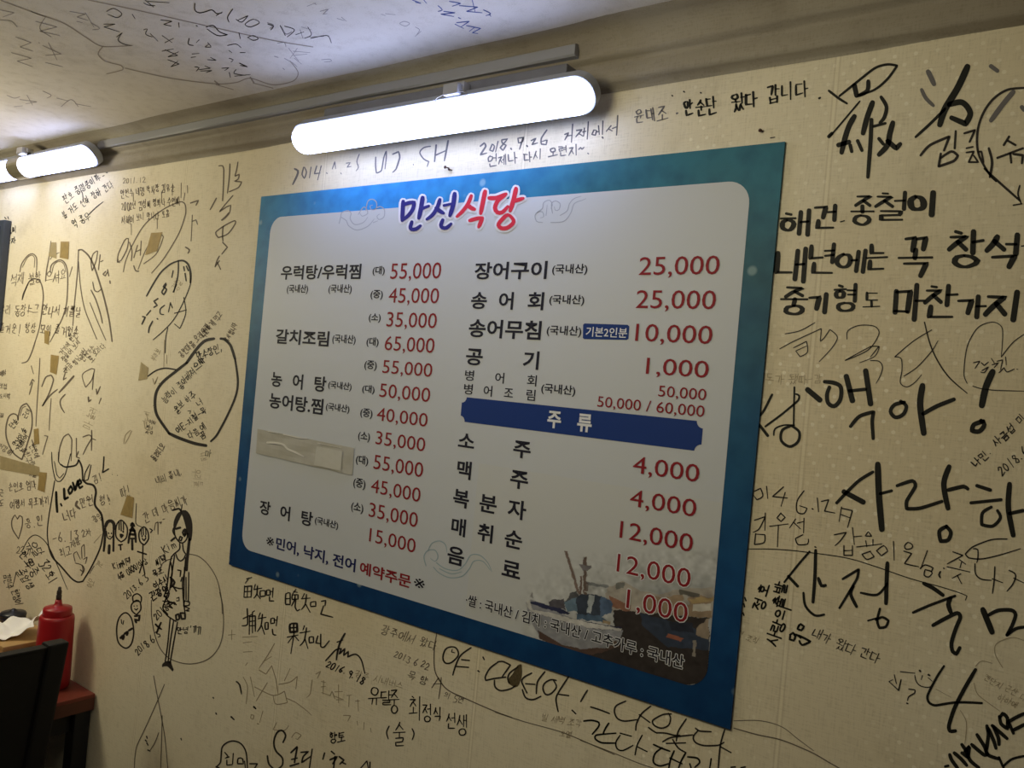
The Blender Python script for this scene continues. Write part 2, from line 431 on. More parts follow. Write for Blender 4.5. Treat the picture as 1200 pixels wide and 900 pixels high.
# ------------------------------------------------------------------ menu banner
B_Y = -0.0045                                     # front face of the banner
def on_banner(d):
    return lambda px: on_wall(px, B_Y - d)
BAN = empty('menu_banner', (0.6, 0, 1.2))
tag(BAN, 'large blue-bordered restaurant menu board with red prices on the wall', 'menu board')

def banner_print():
    M = bpy.data.materials.new('blue_banner_print'); M.use_nodes = True
    nt = M.node_tree; N = nt.nodes; L = nt.links; b = N['Principled BSDF']
    b.inputs['Roughness'].default_value = 0.5; b.inputs['Specular IOR Level'].default_value = 0.2
    tc = N.new('ShaderNodeTexCoord')
    sx = N.new('ShaderNodeSeparateXYZ'); L.new(tc.outputs['Object'], sx.inputs[0])
    n1 = N.new('ShaderNodeTexNoise'); n1.inputs['Scale'].default_value = 7; n1.inputs['Detail'].default_value = 4
    L.new(tc.outputs['Object'], n1.inputs['Vector'])
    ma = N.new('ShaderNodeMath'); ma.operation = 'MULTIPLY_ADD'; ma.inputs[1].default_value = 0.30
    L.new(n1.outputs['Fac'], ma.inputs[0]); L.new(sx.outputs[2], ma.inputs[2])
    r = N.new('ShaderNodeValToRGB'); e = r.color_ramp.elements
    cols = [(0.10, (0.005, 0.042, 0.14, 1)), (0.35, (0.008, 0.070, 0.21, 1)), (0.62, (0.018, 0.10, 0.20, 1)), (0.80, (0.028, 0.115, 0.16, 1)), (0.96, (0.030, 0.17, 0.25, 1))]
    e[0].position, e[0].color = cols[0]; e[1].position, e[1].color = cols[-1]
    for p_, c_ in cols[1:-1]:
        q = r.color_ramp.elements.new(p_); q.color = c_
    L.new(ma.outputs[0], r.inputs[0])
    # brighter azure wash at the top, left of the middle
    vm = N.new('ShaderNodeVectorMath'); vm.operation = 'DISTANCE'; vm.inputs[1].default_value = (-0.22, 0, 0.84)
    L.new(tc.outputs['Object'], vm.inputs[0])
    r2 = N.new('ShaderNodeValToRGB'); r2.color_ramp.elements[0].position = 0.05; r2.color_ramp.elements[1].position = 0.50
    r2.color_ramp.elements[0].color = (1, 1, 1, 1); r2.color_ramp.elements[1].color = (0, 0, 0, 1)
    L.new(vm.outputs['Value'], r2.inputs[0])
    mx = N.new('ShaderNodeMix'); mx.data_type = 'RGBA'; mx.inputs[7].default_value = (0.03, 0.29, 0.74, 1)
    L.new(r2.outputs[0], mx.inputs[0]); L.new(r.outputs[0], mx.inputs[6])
    # watercolour blots
    n2 = N.new('ShaderNodeTexNoise'); n2.inputs['Scale'].default_value = 26; n2.inputs['Detail'].default_value = 3
    L.new(tc.outputs['Object'], n2.inputs['Vector'])
    r3 = N.new('ShaderNodeValToRGB'); r3.color_ramp.elements[0].position = 0.30; r3.color_ramp.elements[1].position = 0.62
    r3.color_ramp.elements[0].color = (0.62, 0.72, 0.80, 1); r3.color_ramp.elements[1].color = (1, 1, 1, 1)
    L.new(n2.outputs['Fac'], r3.inputs[0])
    mm = N.new('ShaderNodeMix'); mm.data_type = 'RGBA'; mm.blend_type = 'MULTIPLY'; mm.inputs[0].default_value = 1.0
    L.new(mx.outputs[2], mm.inputs[6]); L.new(r3.outputs[0], mm.inputs[7])
    vo = N.new('ShaderNodeTexVoronoi'); vo.inputs['Scale'].default_value = 17
    L.new(tc.outputs['Object'], vo.inputs['Vector'])
    r4 = N.new('ShaderNodeValToRGB'); r4.color_ramp.elements[0].position = 0.08; r4.color_ramp.elements[1].position = 0.15
    r4.color_ramp.elements[0].color = (0.30, 0.30, 0.30, 1); r4.color_ramp.elements[1].color = (0, 0, 0, 1)
    L.new(vo.outputs['Distance'], r4.inputs[0])
    ms = N.new('ShaderNodeMix'); ms.data_type = 'RGBA'; ms.inputs[7].default_value = (0.55, 0.72, 0.72, 1)
    L.new(r4.outputs[0], ms.inputs[0]); L.new(mm.outputs[2], ms.inputs[6])
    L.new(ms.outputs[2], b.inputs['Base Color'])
    return M
M_BLUE = banner_print()
M_WHITE = mat('white_vinyl', (0.55, 0.575, 0.63, 1), 0.5, 0.25)
M_BLACKINK = mat('black_print', (0.016, 0.016, 0.03, 1), 0.6, 0.2)
M_REDINK = mat('dark_red_print', (0.25, 0.013, 0.022, 1), 0.6, 0.2)
M_NAVYINK = mat('navy_print', (0.012, 0.016, 0.10, 1), 0.6, 0.2)
M_NAVYBAR = mat('navy_bar_print', (0.010, 0.038, 0.20, 1), 0.55, 0.2)
M_TITLEBLUE = mat('title_blue_print', (0.022, 0.020, 0.20, 1), 0.55, 0.2)
M_TITLERED = mat('title_red_print', (0.62, 0.025, 0.055, 1), 0.55, 0.2)
M_PALE = mat('pale_outline_print', (0.72, 0.72, 0.82, 1), 0.55, 0.2)
M_WHITEINK = mat('white_print', (0.72, 0.73, 0.78, 1), 0.55, 0.2)
M_CLOUD = mat('grey_cloud_print', (0.36, 0.39, 0.46, 1), 0.6, 0.2)
M_CLOUDBLUE = mat('blue_cloud_print', (0.32, 0.42, 0.50, 1), 0.6, 0.2)

# backing sheet: corners slightly irregular like the photographed vinyl
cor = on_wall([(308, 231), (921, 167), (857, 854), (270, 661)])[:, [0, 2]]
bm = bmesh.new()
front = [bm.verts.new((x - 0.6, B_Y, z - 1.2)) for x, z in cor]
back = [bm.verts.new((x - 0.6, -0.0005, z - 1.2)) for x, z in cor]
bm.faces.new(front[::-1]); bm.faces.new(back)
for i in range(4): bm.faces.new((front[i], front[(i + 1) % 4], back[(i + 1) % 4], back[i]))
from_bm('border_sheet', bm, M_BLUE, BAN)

PX0, PX1, PZ0, PZ1 = 0.0425, 1.157, 1.2425, 1.998
def panel_outline(r=0.035, n=8):
    pts = []
    for cx, cz, a0 in ((PX1 - r, PZ1 - r, 0), (PX0 + r, PZ1 - r, 90), (PX0 + r, PZ0 + r, 180), (PX1 - r, PZ0 + r, 270)):
        for i in range(n + 1):
            a = math.radians(a0 + 90 * i / n)
            pts.append((cx + r * math.cos(a), cz + r * math.sin(a)))
    return pts
pts = panel_outline()
from_data('white_panel', [(x - 0.6, B_Y - 0.0003, z - 1.2) for x, z in pts], [tuple(range(len(pts)))[::-1]], M_WHITE, BAN)

# ---- printed text: Blender's built-in font, converted to mesh and fitted to measured lines
def glyph_mesh(body, bold):
    c = bpy.data.curves.new('txt', 'FONT'); c.body = body; c.offset = bold; c.resolution_u = 3
    o = bpy.data.objects.new('txt', c); COL.objects.link(o)
    dg = bpy.context.evaluated_depsgraph_get()
    me = bpy.data.meshes.new_from_object(o.evaluated_get(dg))
    V = np.array([v_.co[:2] for v_ in me.vertices]); Fc = [tuple(p.vertices) for p in me.polygons]
    bpy.data.objects.remove(o); bpy.data.curves.remove(c); bpy.data.meshes.remove(me)
    return V, Fc
_zero = {}
def text_line(name, body, tl, bl, br, material, bold=0.0, depth=0.0008, boxes=None, label=None, ref=None, halo=0.0, parent=BAN):
    """fits a line of type to the measured top-left, bottom-left and bottom-right of its letters"""
    P = on_wall([tl, bl, br], B_Y)[:, [0, 2]]
    x0, z0 = P[1]; x1, z1 = P[2]; H = P[0][1] - z0
    dz = (z1 - z0) * 0.5; z0 += dz * 0.6           # keep printed lines level
    verts = []; faces = []
    items = [(body, bl[0], br[0])] if boxes is None else boxes
    parts = [glyph_mesh(t_, bold) for t_, _, _ in items]
    if ref:
        R, _ = glyph_mesh(ref, bold); lo, hi = R[:, 1].min(), R[:, 1].max()
    else:
        lo = min(V[:, 1].min() for V, _ in parts); hi = max(V[:, 1].max() for V, _ in parts)
    # vertical position for a pixel column on the line
    for (V, Fc), (t_, a, c) in zip(parts, items):
        fa = (a - bl[0]) / max(1e-6, br[0] - bl[0]); fc = (c - bl[0]) / max(1e-6, br[0] - bl[0])
        pa = on_wall([(bl[0] + (br[0] - bl[0]) * fa, bl[1] + (br[1] - bl[1]) * fa), (bl[0] + (br[0] - bl[0]) * fc, bl[1] + (br[1] - bl[1]) * fc)], B_Y)
        xa, xc = pa[0, 0], pa[1, 0]
        vx0, vx1 = V[:, 0].min(), V[:, 0].max()
        for hi_, (hx, hz) in enumerate([(0, 0)] if not halo else [(halo * math.cos(a_), halo * math.sin(a_)) for a_ in np.arange(8) * math.pi / 4]):
            b = len(verts)
            for x, y in V:
                verts.append((xa + (x - vx0) / (vx1 - vx0) * (xc - xa) - 0.6 + hx, B_Y - depth - hi_ * 2e-5, z0 + (y - lo) / (hi - lo) * H - 1.2 + hz))
            faces += [tuple(i + b for i in fc_) for fc_ in Fc]
    o = from_data(name, verts, faces, material, parent)
    if label: o['label'] = label
    return o

# title in brush lettering with a pale outline
TB = 'w5:150,240 146,310 142,390|w4.6:150,266 200,250 236,248 225,300 190,350 140,390|w5.4:302,210 290,290 272,372|w4.6:292,298 350,276|w4.6:218,400 206,440 215,458 250,456 285,430|' \
     'w4.6:437,226 415,290 380,345 335,380|w5:408,292 440,318 466,332|w5.4:553,180 540,270 515,352|w4:470,272 535,258|w4.6:460,385 446,425 458,446 490,446 525,415'
TR = 'w4.6:682,196 655,260 615,315 570,358|w5.2:652,268 680,290 708,302|w5.4:790,162 772,250 755,335|w4.6:670,390 720,375 768,368|w5:768,370 755,405 740,440|' \
     'w5:822,214 880,212 955,182|w5:945,190 890,235 868,290 885,325 925,325 968,280|w5.4:1032,140 1012,230 986,315|w4.8:1010,240 1050,228 1088,216|w4.8:968,345 915,390 895,425 915,448 960,448 1005,415 1012,385 968,345'
k = Ink(on_banner(0.0007), taper=0.15); k.lift = 2e-5; k.tw = 2.0; k.t('TT', 5, TB + '|' + TR)
k.build('title_outline', 'pale lilac halo around the title', M_PALE, BAN)
k = Ink(on_banner(0.0014), taper=0.3); k.lift = 4e-5; k.tw = 1.0; k.t('TT', 5, TB); k.build('title_lettering', 'navy brush-lettered first half of the title', M_TITLEBLUE, BAN)
k = Ink(on_banner(0.0014), taper=0.3); k.lift = 4e-5; k.tw = 1.0; k.t('TT', 5, TR); k.build('title_lettering', 'red brush-lettered second half of the title', M_TITLERED, BAN)

# curling cloud motifs
k = Ink(on_banner(0.0006), taper=0.5); k.corner = -0.8
k.t('CA', 1.1, '80,240 90,200 95,180 130,170 145,185 140,215 165,245 210,235 235,205|90,205 120,225 130,250 175,275 235,255 270,215|225,170 235,120 260,108 282,125 280,160 255,165 248,145 262,140|185,190 200,165 215,150 228,160 235,185 205,200 192,182|270,165 300,148 325,165 322,205 295,218 285,200 300,188|265,235 290,225')
k.t('CB', 1.1, '130,330 105,325 98,300 110,285 130,285 135,305 120,310|110,285 130,270 135,245 160,235 172,255 165,270|145,300 150,255|172,290 168,250 185,238 205,250 200,275 185,278 180,262|205,300 235,280 245,250 265,228 295,218|165,330 220,325 250,290 265,250 300,235 315,228')
k.build('cloud_motif', 'thin grey curling cloud outlines beside the title', M_CLOUD, BAN)
k = Ink(on_banner(0.0006), taper=0.5); k.corner = -0.8
k.t('CC', 1.3, '55,180 48,150 60,130 85,128 95,150 85,165 70,155|62,128 75,105 100,97 120,110 125,135|80,185 100,205 135,220 175,215 200,190 215,165 245,165 270,195|90,170 120,190 160,195 185,175 205,145 235,145 262,170 275,200|100,190 140,207 175,200')
k.build('cloud_motif', 'pale blue curling cloud outline at the foot of the menu', M_CLOUDBLUE, BAN)

# left column: sizes and prices
rows = [('대', '55,000', (436.5, 312, 323.3, 450.7), (457.3, 309, 327.3, 516.5, 326)), ('중', '45,000', (434, 340, 351.3, 448.5), (455.2, 338, 355.3, 514.1, 354.5)),
        ('소', '35,000', (432, 367.3, 378, 446), (452.8, 366, 383.3, 511.5, 383.6)), ('대', '65,000', (429.3, 395, 406.5, 443.5), (450.5, 394, 411, 508.8, 412.5)),
        ('중', '55,000', (426.8, 422, 433.8, 441.3), (448, 422, 437.5, 506.3, 441)), ('대', '50,000', (424.3, 450.5, 461, 438.8), (444.5, 449.3, 465.5, 503.8, 470.5)),
        ('중', '40,000', (422, 478, 489.5, 436.3), (441.3, 477.5, 493, 500.8, 499.5)), ('소', '35,000', (419.5, 505, 516.8, 433.3), (440, 505, 520.8, 498, 528.5)),
        ('대', '55,000', (416.8, 532.5, 544.5, 431.3), (437.5, 533, 550, 495.5, 558)), ('중', '45,000', (413.8, 559.3, 572, 428), (434.5, 561.3, 577.5, 492.5, 587)),
        ('소', '35,000', (411.3, 587.5, 600, 425.5), (432, 589.3, 606.3, 489.3, 615.8)), (None, '15,000', None, (432.5, 619.3, 635.5, 486.8, 645.5))]
for sz, pr, a, b in rows:
    if sz:
        sl_ = (b[4] - b[2]) / (b[3] - b[0])
        text_line('size_text', '(%s)' % sz, (a[0], a[1]), (a[0], a[2]), (a[3], a[2] + sl_ * (a[3] - a[0])), M_BLACKINK, 0.02)
    text_line('price_text', pr, (b[0], b[1]), (b[0], b[2]), (b[3], b[4]), M_REDINK, 0.0, ref='0')
D = lambda s_, tl, bl, br, **kw: text_line('dish_text', s_, tl, bl, br, M_BLACKINK, kw.pop('bold', 0.024), **kw)
D('우럭탕/우럭찜', (328.8, 311.5), (328.8, 328), (422.7, 327))
O = lambda tl, bl, br: text_line('origin_text', '(국내산)', tl, bl, br, M_BLACKINK, 0.02)
O((336, 333.5), (336, 344.7), (360.8, 344.7)); O((384.8, 333.3), (384.8, 344.7), (412, 344.7))
D('갈치조림', (322.7, 386), (322.7, 403.3), (385.3, 404.7)); O((389.3, 391.3), (389.3, 403), (416.5, 405))
D('', (317.5, 435.8), (317.5, 453.3), (381.8, 458.8), boxes=[('농', 317.5, 330), ('어', 342.5, 354.5), ('탕', 368, 381.8)])
O((384.5, 445.8), (384.5, 456), (411.8, 459))
D('농어탕.찜', (315, 460.8), (315, 478.8), (378.3, 484.3)); O((381.8, 471.3), (381.8, 481.8), (409.3, 485.3))
text_line('origin_text', ')', (400.7, 528), (400.7, 540), (403.7, 540.5), M_BLACKINK, 0.01)
D('', (303.8, 586.3), (303.8, 603), (366.3, 615), boxes=[('장', 303.8, 316.5), ('어', 328, 339.5), ('탕', 352.8, 366.3)])
O((368.8, 605), (368.8, 615.5), (396.3, 620))
N_ = lambda s_, tl, bl, br, m_: text_line('notice_text', s_, tl, bl, br, m_, 0.0 if s_ == '※' else 0.024)
N_('※', (312, 628), (312, 638), (320.8, 640.5), M_BLACKINK); N_('※', (485, 676), (485, 687), (497.5, 691), M_BLACKINK)
N_('민어, 낙지, 전어', (323, 629.3), (323, 644.8), (416.3, 670), M_NAVYINK); N_('예약주문', (421.3, 657.5), (421.3, 672.5), (481.3, 689), M_REDINK)
# right column
D('장어구이', (555.5, 307.3), (555.5, 327.3), (640.4, 328.1)); O((646.8, 309.7), (646.8, 322.6), (688, 322.6))
D('', (551.5, 342), (551.5, 362), (636.6, 363.9), boxes=[('송', 551.5, 570), ('어', 584, 601), ('회', 618, 636.6)]); O((643.5, 345.2), (643.5, 357.8), (684.4, 359))
D('송어무침', (548.8, 374), (548.8, 395.3), (633.6, 397.7)); O((640.4, 381), (640.4, 394), (681, 395.5))
D('', (545.5, 407.5), (545.5, 428), (631, 432.4), boxes=[('공', 545.5, 565), ('기', 612.4, 631)])
D('', (544.6, 433.6), (544.6, 446), (628.6, 452.5), boxes=[('병', 544.6, 555), ('어', 580, 590.5), ('회', 617.5, 628.6)], bold=0.01)
D('', (543.4, 449.5), (543.4, 462), (627, 469.6), boxes=[('병', 543.4, 553.6), ('어', 566.5, 576.4), ('조', 590.5, 601), ('림', 616.6, 627)], bold=0.01)
O((634, 449), (634, 462), (674, 464.5))
for pr, b in (('25,000', (748.5, 301.5, 322.6, 842.6, 321.8)), ('25,000', (745, 340.5, 361.7, 838.4, 361.7)), ('10,000', (744.4, 379.6, 400.2, 834.3, 402.4)),
              ('1,000', (757, 419, 438.4, 830, 443)), ('50,000', (771.4, 452, 465, 827.5, 468)), ('50,000 / 60,000', (700, 464.5, 477, 825.4, 487.6)),
              ('4,000', (741.4, 534, 554, 819, 565)), ('4,000', (738, 573, 593, 815.5, 605.5)), ('12,000', (726, 610.6, 631, 811.6, 645)),
              ('12,000', (722.6, 649, 670.7, 809, 686.8)), ('1,000', (733.8, 691, 713.8, 805.5, 727))):
    big = 0.0
    if pr in ('1,000', '12,000') and b[1] > 640:
        text_line('price_outline', pr, (b[0], b[1]), (b[0], b[2]), (b[3], b[4]), M_WHITEINK, 0.0, ref='0', depth=0.0009, halo=0.0015)
    text_line('price_text', pr, (b[0], b[1]), (b[0], b[2]), (b[3], b[4]), M_REDINK, big, ref='0', depth=0.0012)
def flat_poly(name, px, material, depth, label=None):
    V = on_wall(px, B_Y - depth) - np.array([0.6, 0, 1.2])
    o = from_data(name, V, [tuple(range(len(V)))], material, BAN)
    if label: o['label'] = label
    return o
BADGE = flat_poly('serving_badge', [(685, 379), (735.5, 380.6), (737.5, 382.5), (736.5, 397), (734.5, 398.4), (684.5, 397.4), (683, 396), (683.3, 380.5)], M_NAVYBAR, 0.0006, 'small navy rounded badge beside a dish name')
text_line('badge_text', '기본2인분', (686.6, 383), (686.6, 394.5), (734.8, 395.8), M_WHITEINK, 0.012, depth=0.001, parent=BADGE)
# navy section bar with scooped corners
bar = on_wall([(544, 465.1), (828, 494.5), (818, 528.8), (537.5, 493.5)], B_Y)[:, [0, 2]]
bx0, bx1 = bar[[0, 3], 0].mean(), bar[[1, 2], 0].mean(); bz1, bz0 = bar[:2, 1].mean(), bar[2:, 1].mean(); rr = 0.0105
pts = []
for cx, cz, a0 in ((bx0, bz1, 0), (bx0, bz0, 90), (bx1, bz0, 180), (bx1, bz1, 270)):
    for i in range(7):
        a = math.radians({0: 0, 90: 90, 180: 180, 270: 270}[a0] - 90 * i / 6 if a0 == 0 else a0 - 90 * i / 6)
        pts.append((cx + rr * math.cos(a), cz + rr * math.sin(a)))
BAR = from_data('section_bar', [(x - .6, B_Y - 0.0006, z - 1.2) for x, z in pts], [tuple(range(len(pts)))], M_NAVYBAR, BAN)
BAR['label'] = 'navy bar with scooped corners heading the drinks list'
text_line('section_text', '', (641, 480.4), (641, 501), (693, 507), M_WHITEINK, 0.03, depth=0.001, parent=BAR, boxes=[('주', 641, 657), ('류', 676, 693)])
D('', (536.5, 507), (536.5, 526), (621.4, 537.4), boxes=[('소', 536.5, 555.4), ('주', 601, 621.4)])
D('', (535, 539), (535, 560.5), (618.4, 573.4), boxes=[('맥', 535, 551.5), ('주', 597.4, 618.4)])
D('', (530.5, 572), (530.5, 593.5), (616, 609), boxes=[('복', 530.5, 549), ('분', 561.4, 581.5), ('자', 594.4, 616)])
D('', (528.4, 606), (528.4, 627), (611.5, 643), boxes=[('매', 528.4, 545), ('취', 559, 577), ('순', 591, 611.5)])
D('', (523.8, 639.2), (523.8, 660.5), (609.5, 678.8), boxes=[('음', 523.8, 543), ('료', 587.8, 609.5)])
FT = '·쌀 : 국내산 / 김치 : 국내산 / 고추가루 : 국내산'
text_line('origin_outline', FT, (545.8, 695.5), (545.8, 709.5), (801.3, 783.5), M_WHITEINK, 0.018, depth=0.0009, halo=0.0011)
text_line('origin_text', FT, (545.8, 695.5), (545.8, 709.5), (801.3, 783.5), M_BLACKINK, 0.018, depth=0.0012)
# printed harbour photograph that fades into the white panel: colours on a fine grid of the flat print
def boat_print():
    base = np.array([0.56, 0.575, 0.60])
    def C(r, g, b): return np.array(srgb(r, g, b)[:3])
    shapes = [   # (polygon in crop BT, colour)
        ('500,300 600,255 700,310 800,330 950,300 1130,290 1130,460 500,430', C(178, 168, 158)),
        ('560,270 610,262 612,300 555,300', C(120, 122, 120)), ('740,335 850,350 960,330 1120,345 1120,470 740,440', C(166, 138, 108)),
        ('1000,360 1130,340 1128,372 1000,385', C(190, 160, 96)), ('960,330 990,330 985,390 955,390', C(170, 165, 158)), ('1010,390 1120,385 1120,430 1010,430', C(206, 200, 190)),
        ('520,340 650,400 640,440 525,400', C(160, 105, 80)), ('930,300 1050,330 1050,350 930,335', C(105, 100, 92)),
        ('540,420 720,440 1110,470 1110,860 100,860 150,600 560,640', C(60, 52, 52)),
        ('700,440 1000,520 1110,590 1110,660 860,640 720,520', C(52, 66, 92)), ('860,560 960,590 940,610 850,580', C(170, 90, 60)), ('1040,520 1110,470 1105,600 1030,570', C(160, 140, 118)),
        ('870,490 1010,500 1020,560 880,540', C(44, 50, 70)), ('1010,600 1030,600 1028,700 1012,700', C(150, 140, 130)),
        ('30,380 60,360 200,430 330,480 470,530 600,540 590,590 520,640 350,655 230,630 100,560 50,470', C(150, 152, 165)),
        ('100,540 240,625 350,652 500,640 560,600 580,640 420,690 230,650 110,590', C(96, 70, 62)),
        ('45,370 140,390 250,420 290,440 260,450 150,420 60,385', C(42, 48, 92)), ('190,455 330,480 470,510 590,520 580,545 430,535 250,490', C(50, 46, 86)),
        ('260,380 330,350 345,430 270,430', C(96, 130, 160)), ('330,330 400,325 470,340 480,470 330,450', C(58, 70, 92)), ('395,330 430,335 420,450 390,440', C(178, 190, 200)),
        ('470,340 535,370 530,440 470,470', C(74, 106, 150)), ('320,440 470,460 530,500 330,480', C(70, 104, 140)), ('480,480 530,490 525,510 478,500', C(176, 150, 110)),
        ('30,390 50,360 70,420 200,445 420,505 590,530 588,545 400,530 190,470 60,430', C(206, 204, 204)),
        ('365,110 390,110 385,330 368,330', C(118, 96, 88)), ('255,75 275,80 350,325 335,330', C(132, 108, 100)), ('340,155 425,165 395,195 365,190', C(126, 120, 128)),
        ('350,225 362,225 358,330 346,330', C(120, 92, 84)), ('300,320 330,310 330,350 260,380', C(90, 92, 100)), ('385,255 520,280 525,296 385,270', C(132, 138, 146)),
        ('60,325 72,320 78,355 60,355', C(140, 138, 142)), ('160,370 260,360 262,420 170,405', C(88, 84, 96))]
    polys = [(np.array([[float(c) for c in p.split(',')] for p in s_.split()]), c_) for s_, c_ in shapes]
    def inside(P, X, Y):
        r = np.zeros(X.shape, bool); j = len(P) - 1
        for i in range(len(P)):
            c_ = ((P[i, 1] > Y) != (P[j, 1] > Y)) & (X < (P[j, 0] - P[i, 0]) * (Y - P[i, 1]) / (P[j, 1] - P[i, 1] + 1e-9) + P[i, 0])
            r ^= c_; j = i
        return r
    nx, nz = 420, 310
    x0, x1, z0, z1 = 0.70, PX1, PZ0, 1.52
    X, Z = np.meshgrid(np.linspace(x0, x1, nx), np.linspace(z0, z1, nz))
    # position of each grid point in the crop the shapes were read from
    W = np.stack([X, np.full_like(X, B_Y), Z], -1).reshape(-1, 3) - CAM
    q = W @ ROT
    U = ((600 + F_PX * q[:, 0] / q[:, 2]) - 610) * 5; V = ((450 + F_PX * q[:, 1] / q[:, 2]) - 630) * 5
    rng = np.random.default_rng(3)
    def nz_(s):
        g = rng.normal(size=(nz // s + 3, nx // s + 3)); yy = np.arange(nz) / s; xx = np.arange(nx) / s
        yi = yy.astype(int); xi = xx.astype(int); fy = (yy - yi)[:, None]; fx = (xx - xi)[None]
        return (g[yi][:, xi] * (1 - fy) * (1 - fx) + g[yi + 1][:, xi] * fy * (1 - fx) + g[yi][:, xi + 1] * (1 - fy) * fx + g[yi + 1][:, xi + 1] * fy * fx).ravel()
    n1, n2, n3 = nz_(10), nz_(5), nz_(26)
    col = np.tile(base, (len(U), 1))
    sky = np.clip((V - 120) / 260, 0, 1) * np.clip((U - 380) / 420, 0, 1)
    col = col * (1 - sky[:, None] * 0.75) + sky[:, None] * 0.75 * C(150, 156, 164)
    Uw, Vw = U + n2 * 4 + n1 * 3, V + n1 * 3 + n2 * 3
    for P, c_ in polys:
        k_ = inside(P, Uw, Vw)
        col[k_] = c_
    col *= (1 + 0.10 * n2 + 0.10 * n1)[:, None]
    grey = col.mean(1)[:, None]
    col = (grey + (col - grey) * 0.72) * 0.92
    line = (np.abs(V - (95 + (U - 265) * 0.25)) < 3) & (U > 265) & (U < 560)
    col[line] *= 0.86
    # soft fade of the print into the white of the panel on its left and top edges
    edge = np.clip((U + 30 + 14 * n3) / 130, 0, 1) * np.clip((V - 40) / 60, 0, 1)
    core = np.zeros(len(U))
    for P, c_ in polys: core = np.maximum(core, inside(P, U, V))
    a = np.maximum(edge * np.clip((V - 60) / 300 + (U - 300) / 900, 0, 1), core * np.clip((U + 10) / 60, 0, 1))
    col = base * (1 - a[:, None]) + np.clip(col, 0.005, 0.9) * a[:, None]
    # keep inside the rounded panel
    r = 0.035
    vs = np.stack([X.ravel() - 0.6, np.full(X.size, B_Y - 0.00045), Z.ravel() - 1.2], 1)
    cx, cz = PX1 - r, PZ0 + r
    out = (X.ravel() > cx) & (Z.ravel() < cz)
    dx, dz = X.ravel() - cx, Z.ravel() - cz
    hyp = np.hypot(dx, dz) + 1e-9
    s_ = np.where(out & (hyp > r), r / hyp, 1.0)
    vs[:, 0] = np.where(out, cx + dx * s_, X.ravel()) - 0.6; vs[:, 2] = np.where(out, cz + dz * s_, Z.ravel()) - 1.2
    fs = [(j * nx + i, j * nx + i + 1, (j + 1) * nx + i + 1, (j + 1) * nx + i) for j in range(nz - 1) for i in range(nx - 1)]
    M = bpy.data.materials.new('harbour_print'); M.use_nodes = True
    b = M.node_tree.nodes['Principled BSDF']; b.inputs['Roughness'].default_value = 0.5; b.inputs['Specular IOR Level'].default_value = 0.25
    at = M.node_tree.nodes.new('ShaderNodeAttribute'); at.attribute_name = 'print'
    M.node_tree.links.new(at.outputs['Color'], b.inputs['Base Color'])
    o = from_data('harbour_picture', vs, fs, M, BAN)
    ca = o.data.color_attributes.new('print', 'FLOAT_COLOR', 'POINT')
    ca.data.foreach_set('color', np.concatenate([col, np.ones((len(col), 1))], 1).astype(np.float32).ravel())
    o['label'] = 'printed picture of moored fishing boats fading into the white panel'
boat_print()
# ------------------------------------------------------------------ tape strips
def strip(name, px, material, y, label, cat, wave=0.0, nu=14, nv=5, group=None, thick=0.00015):
    """a thin sheet of tape following four corners (tl, tr, br, bl) on the wall, with a little crumple"""
    A = np.array(px, float); v = []; f = []
    rng = random.Random(int(A.sum()))
    for s in range(2):
        for j in range(nv + 1):
            for i in range(nu + 1):
                u, t = i / nu, j / nv
                p = (A[0] * (1 - u) + A[1] * u) * (1 - t) + (A[3] * (1 - u) + A[2] * u) * t
                q = on_wall([p], y)[0]
                k_ = wave * (0.5 + 0.5 * math.sin(u * 19 + t * 3) * math.cos(u * 7 - t * 5)) * (1 if 0 < u < 1 else 0.2)
                q[1] -= k_ + (thick if s else 0.0)
                v.append(q)
    n = (nu + 1) * (nv + 1)
    for s in range(2):
        for j in range(nv):
            for i in range(nu):
                a = s * n + j * (nu + 1) + i
                f.append((a, a + 1, a + nu + 2, a + nu + 1) if s else (a, a + nu + 1, a + nu + 2, a + 1))
    rim = [i for i in range(nu + 1)] + [j * (nu + 1) + nu for j in range(1, nv + 1)] + [nv * (nu + 1) + i for i in range(nu - 1, -1, -1)] + [j * (nu + 1) for j in range(nv - 1, 0, -1)]
    for a, b in zip(rim, rim[1:] + rim[:1]): f.append((a, b, b + n, a + n))
    o = from_data(name, v, f, material)
    return tag(o, label, cat, group)
M_TAPE = mat('yellowed_tape', (0.50, 0.36, 0.14, 1), 0.5, 0.3, noise=(60, 0.8), alpha=0.6)
M_TAPEPALE = mat('pale_old_tape', (0.55, 0.45, 0.25, 1), 0.5, 0.3, noise=(60, 0.85), alpha=0.55)
M_CLEAR = mat('packing_tape', (0.50, 0.485, 0.44, 1), 0.28, 0.5, noise=(45, 0.9))
M_PAPER = mat('cover_paper', (0.55, 0.54, 0.50, 1), 0.5, 0.4)
# packing tape that hides one menu line
T = empty('packing_tape', on_wall([(356, 530)], B_Y)[0])
tag(T, 'crumpled clear packing tape stuck over one line of the menu', 'tape')
def tape_child(name, px, material, d, wave, nu=26, nv=6):
    o = strip(name, px, material, B_Y - d, None, None, wave, nu, nv)
    for v_ in o.data.vertices: v_.co -= T.location
    o.parent = T
    for k_ in ('category', 'label'):
        if k_ in o: del o[k_]
    return o
tape_child('tape_film', [(302, 502.5), (415, 525), (413, 557), (300, 531)], M_CLEAR, 0.0012, 0.0016)
tape_child('covering_paper', [(371, 523), (401, 529), (399.5, 552), (368, 545)], M_PAPER, 0.0035, 0.0004, 10, 4)
k = Ink(lambda px: on_wall(px, B_Y - 0.0046), taper=0.6)  # highlight on the wrinkle, painted as flat pale strokes
k.t('PX', 1.6, 'w2.4:313,518.5 322,519 332,521 337,526 346,530 356,535|w1:314,505.5 326,507.5|w1.2:332,509 350,513 360,514|w0.8:372,519 400,525')
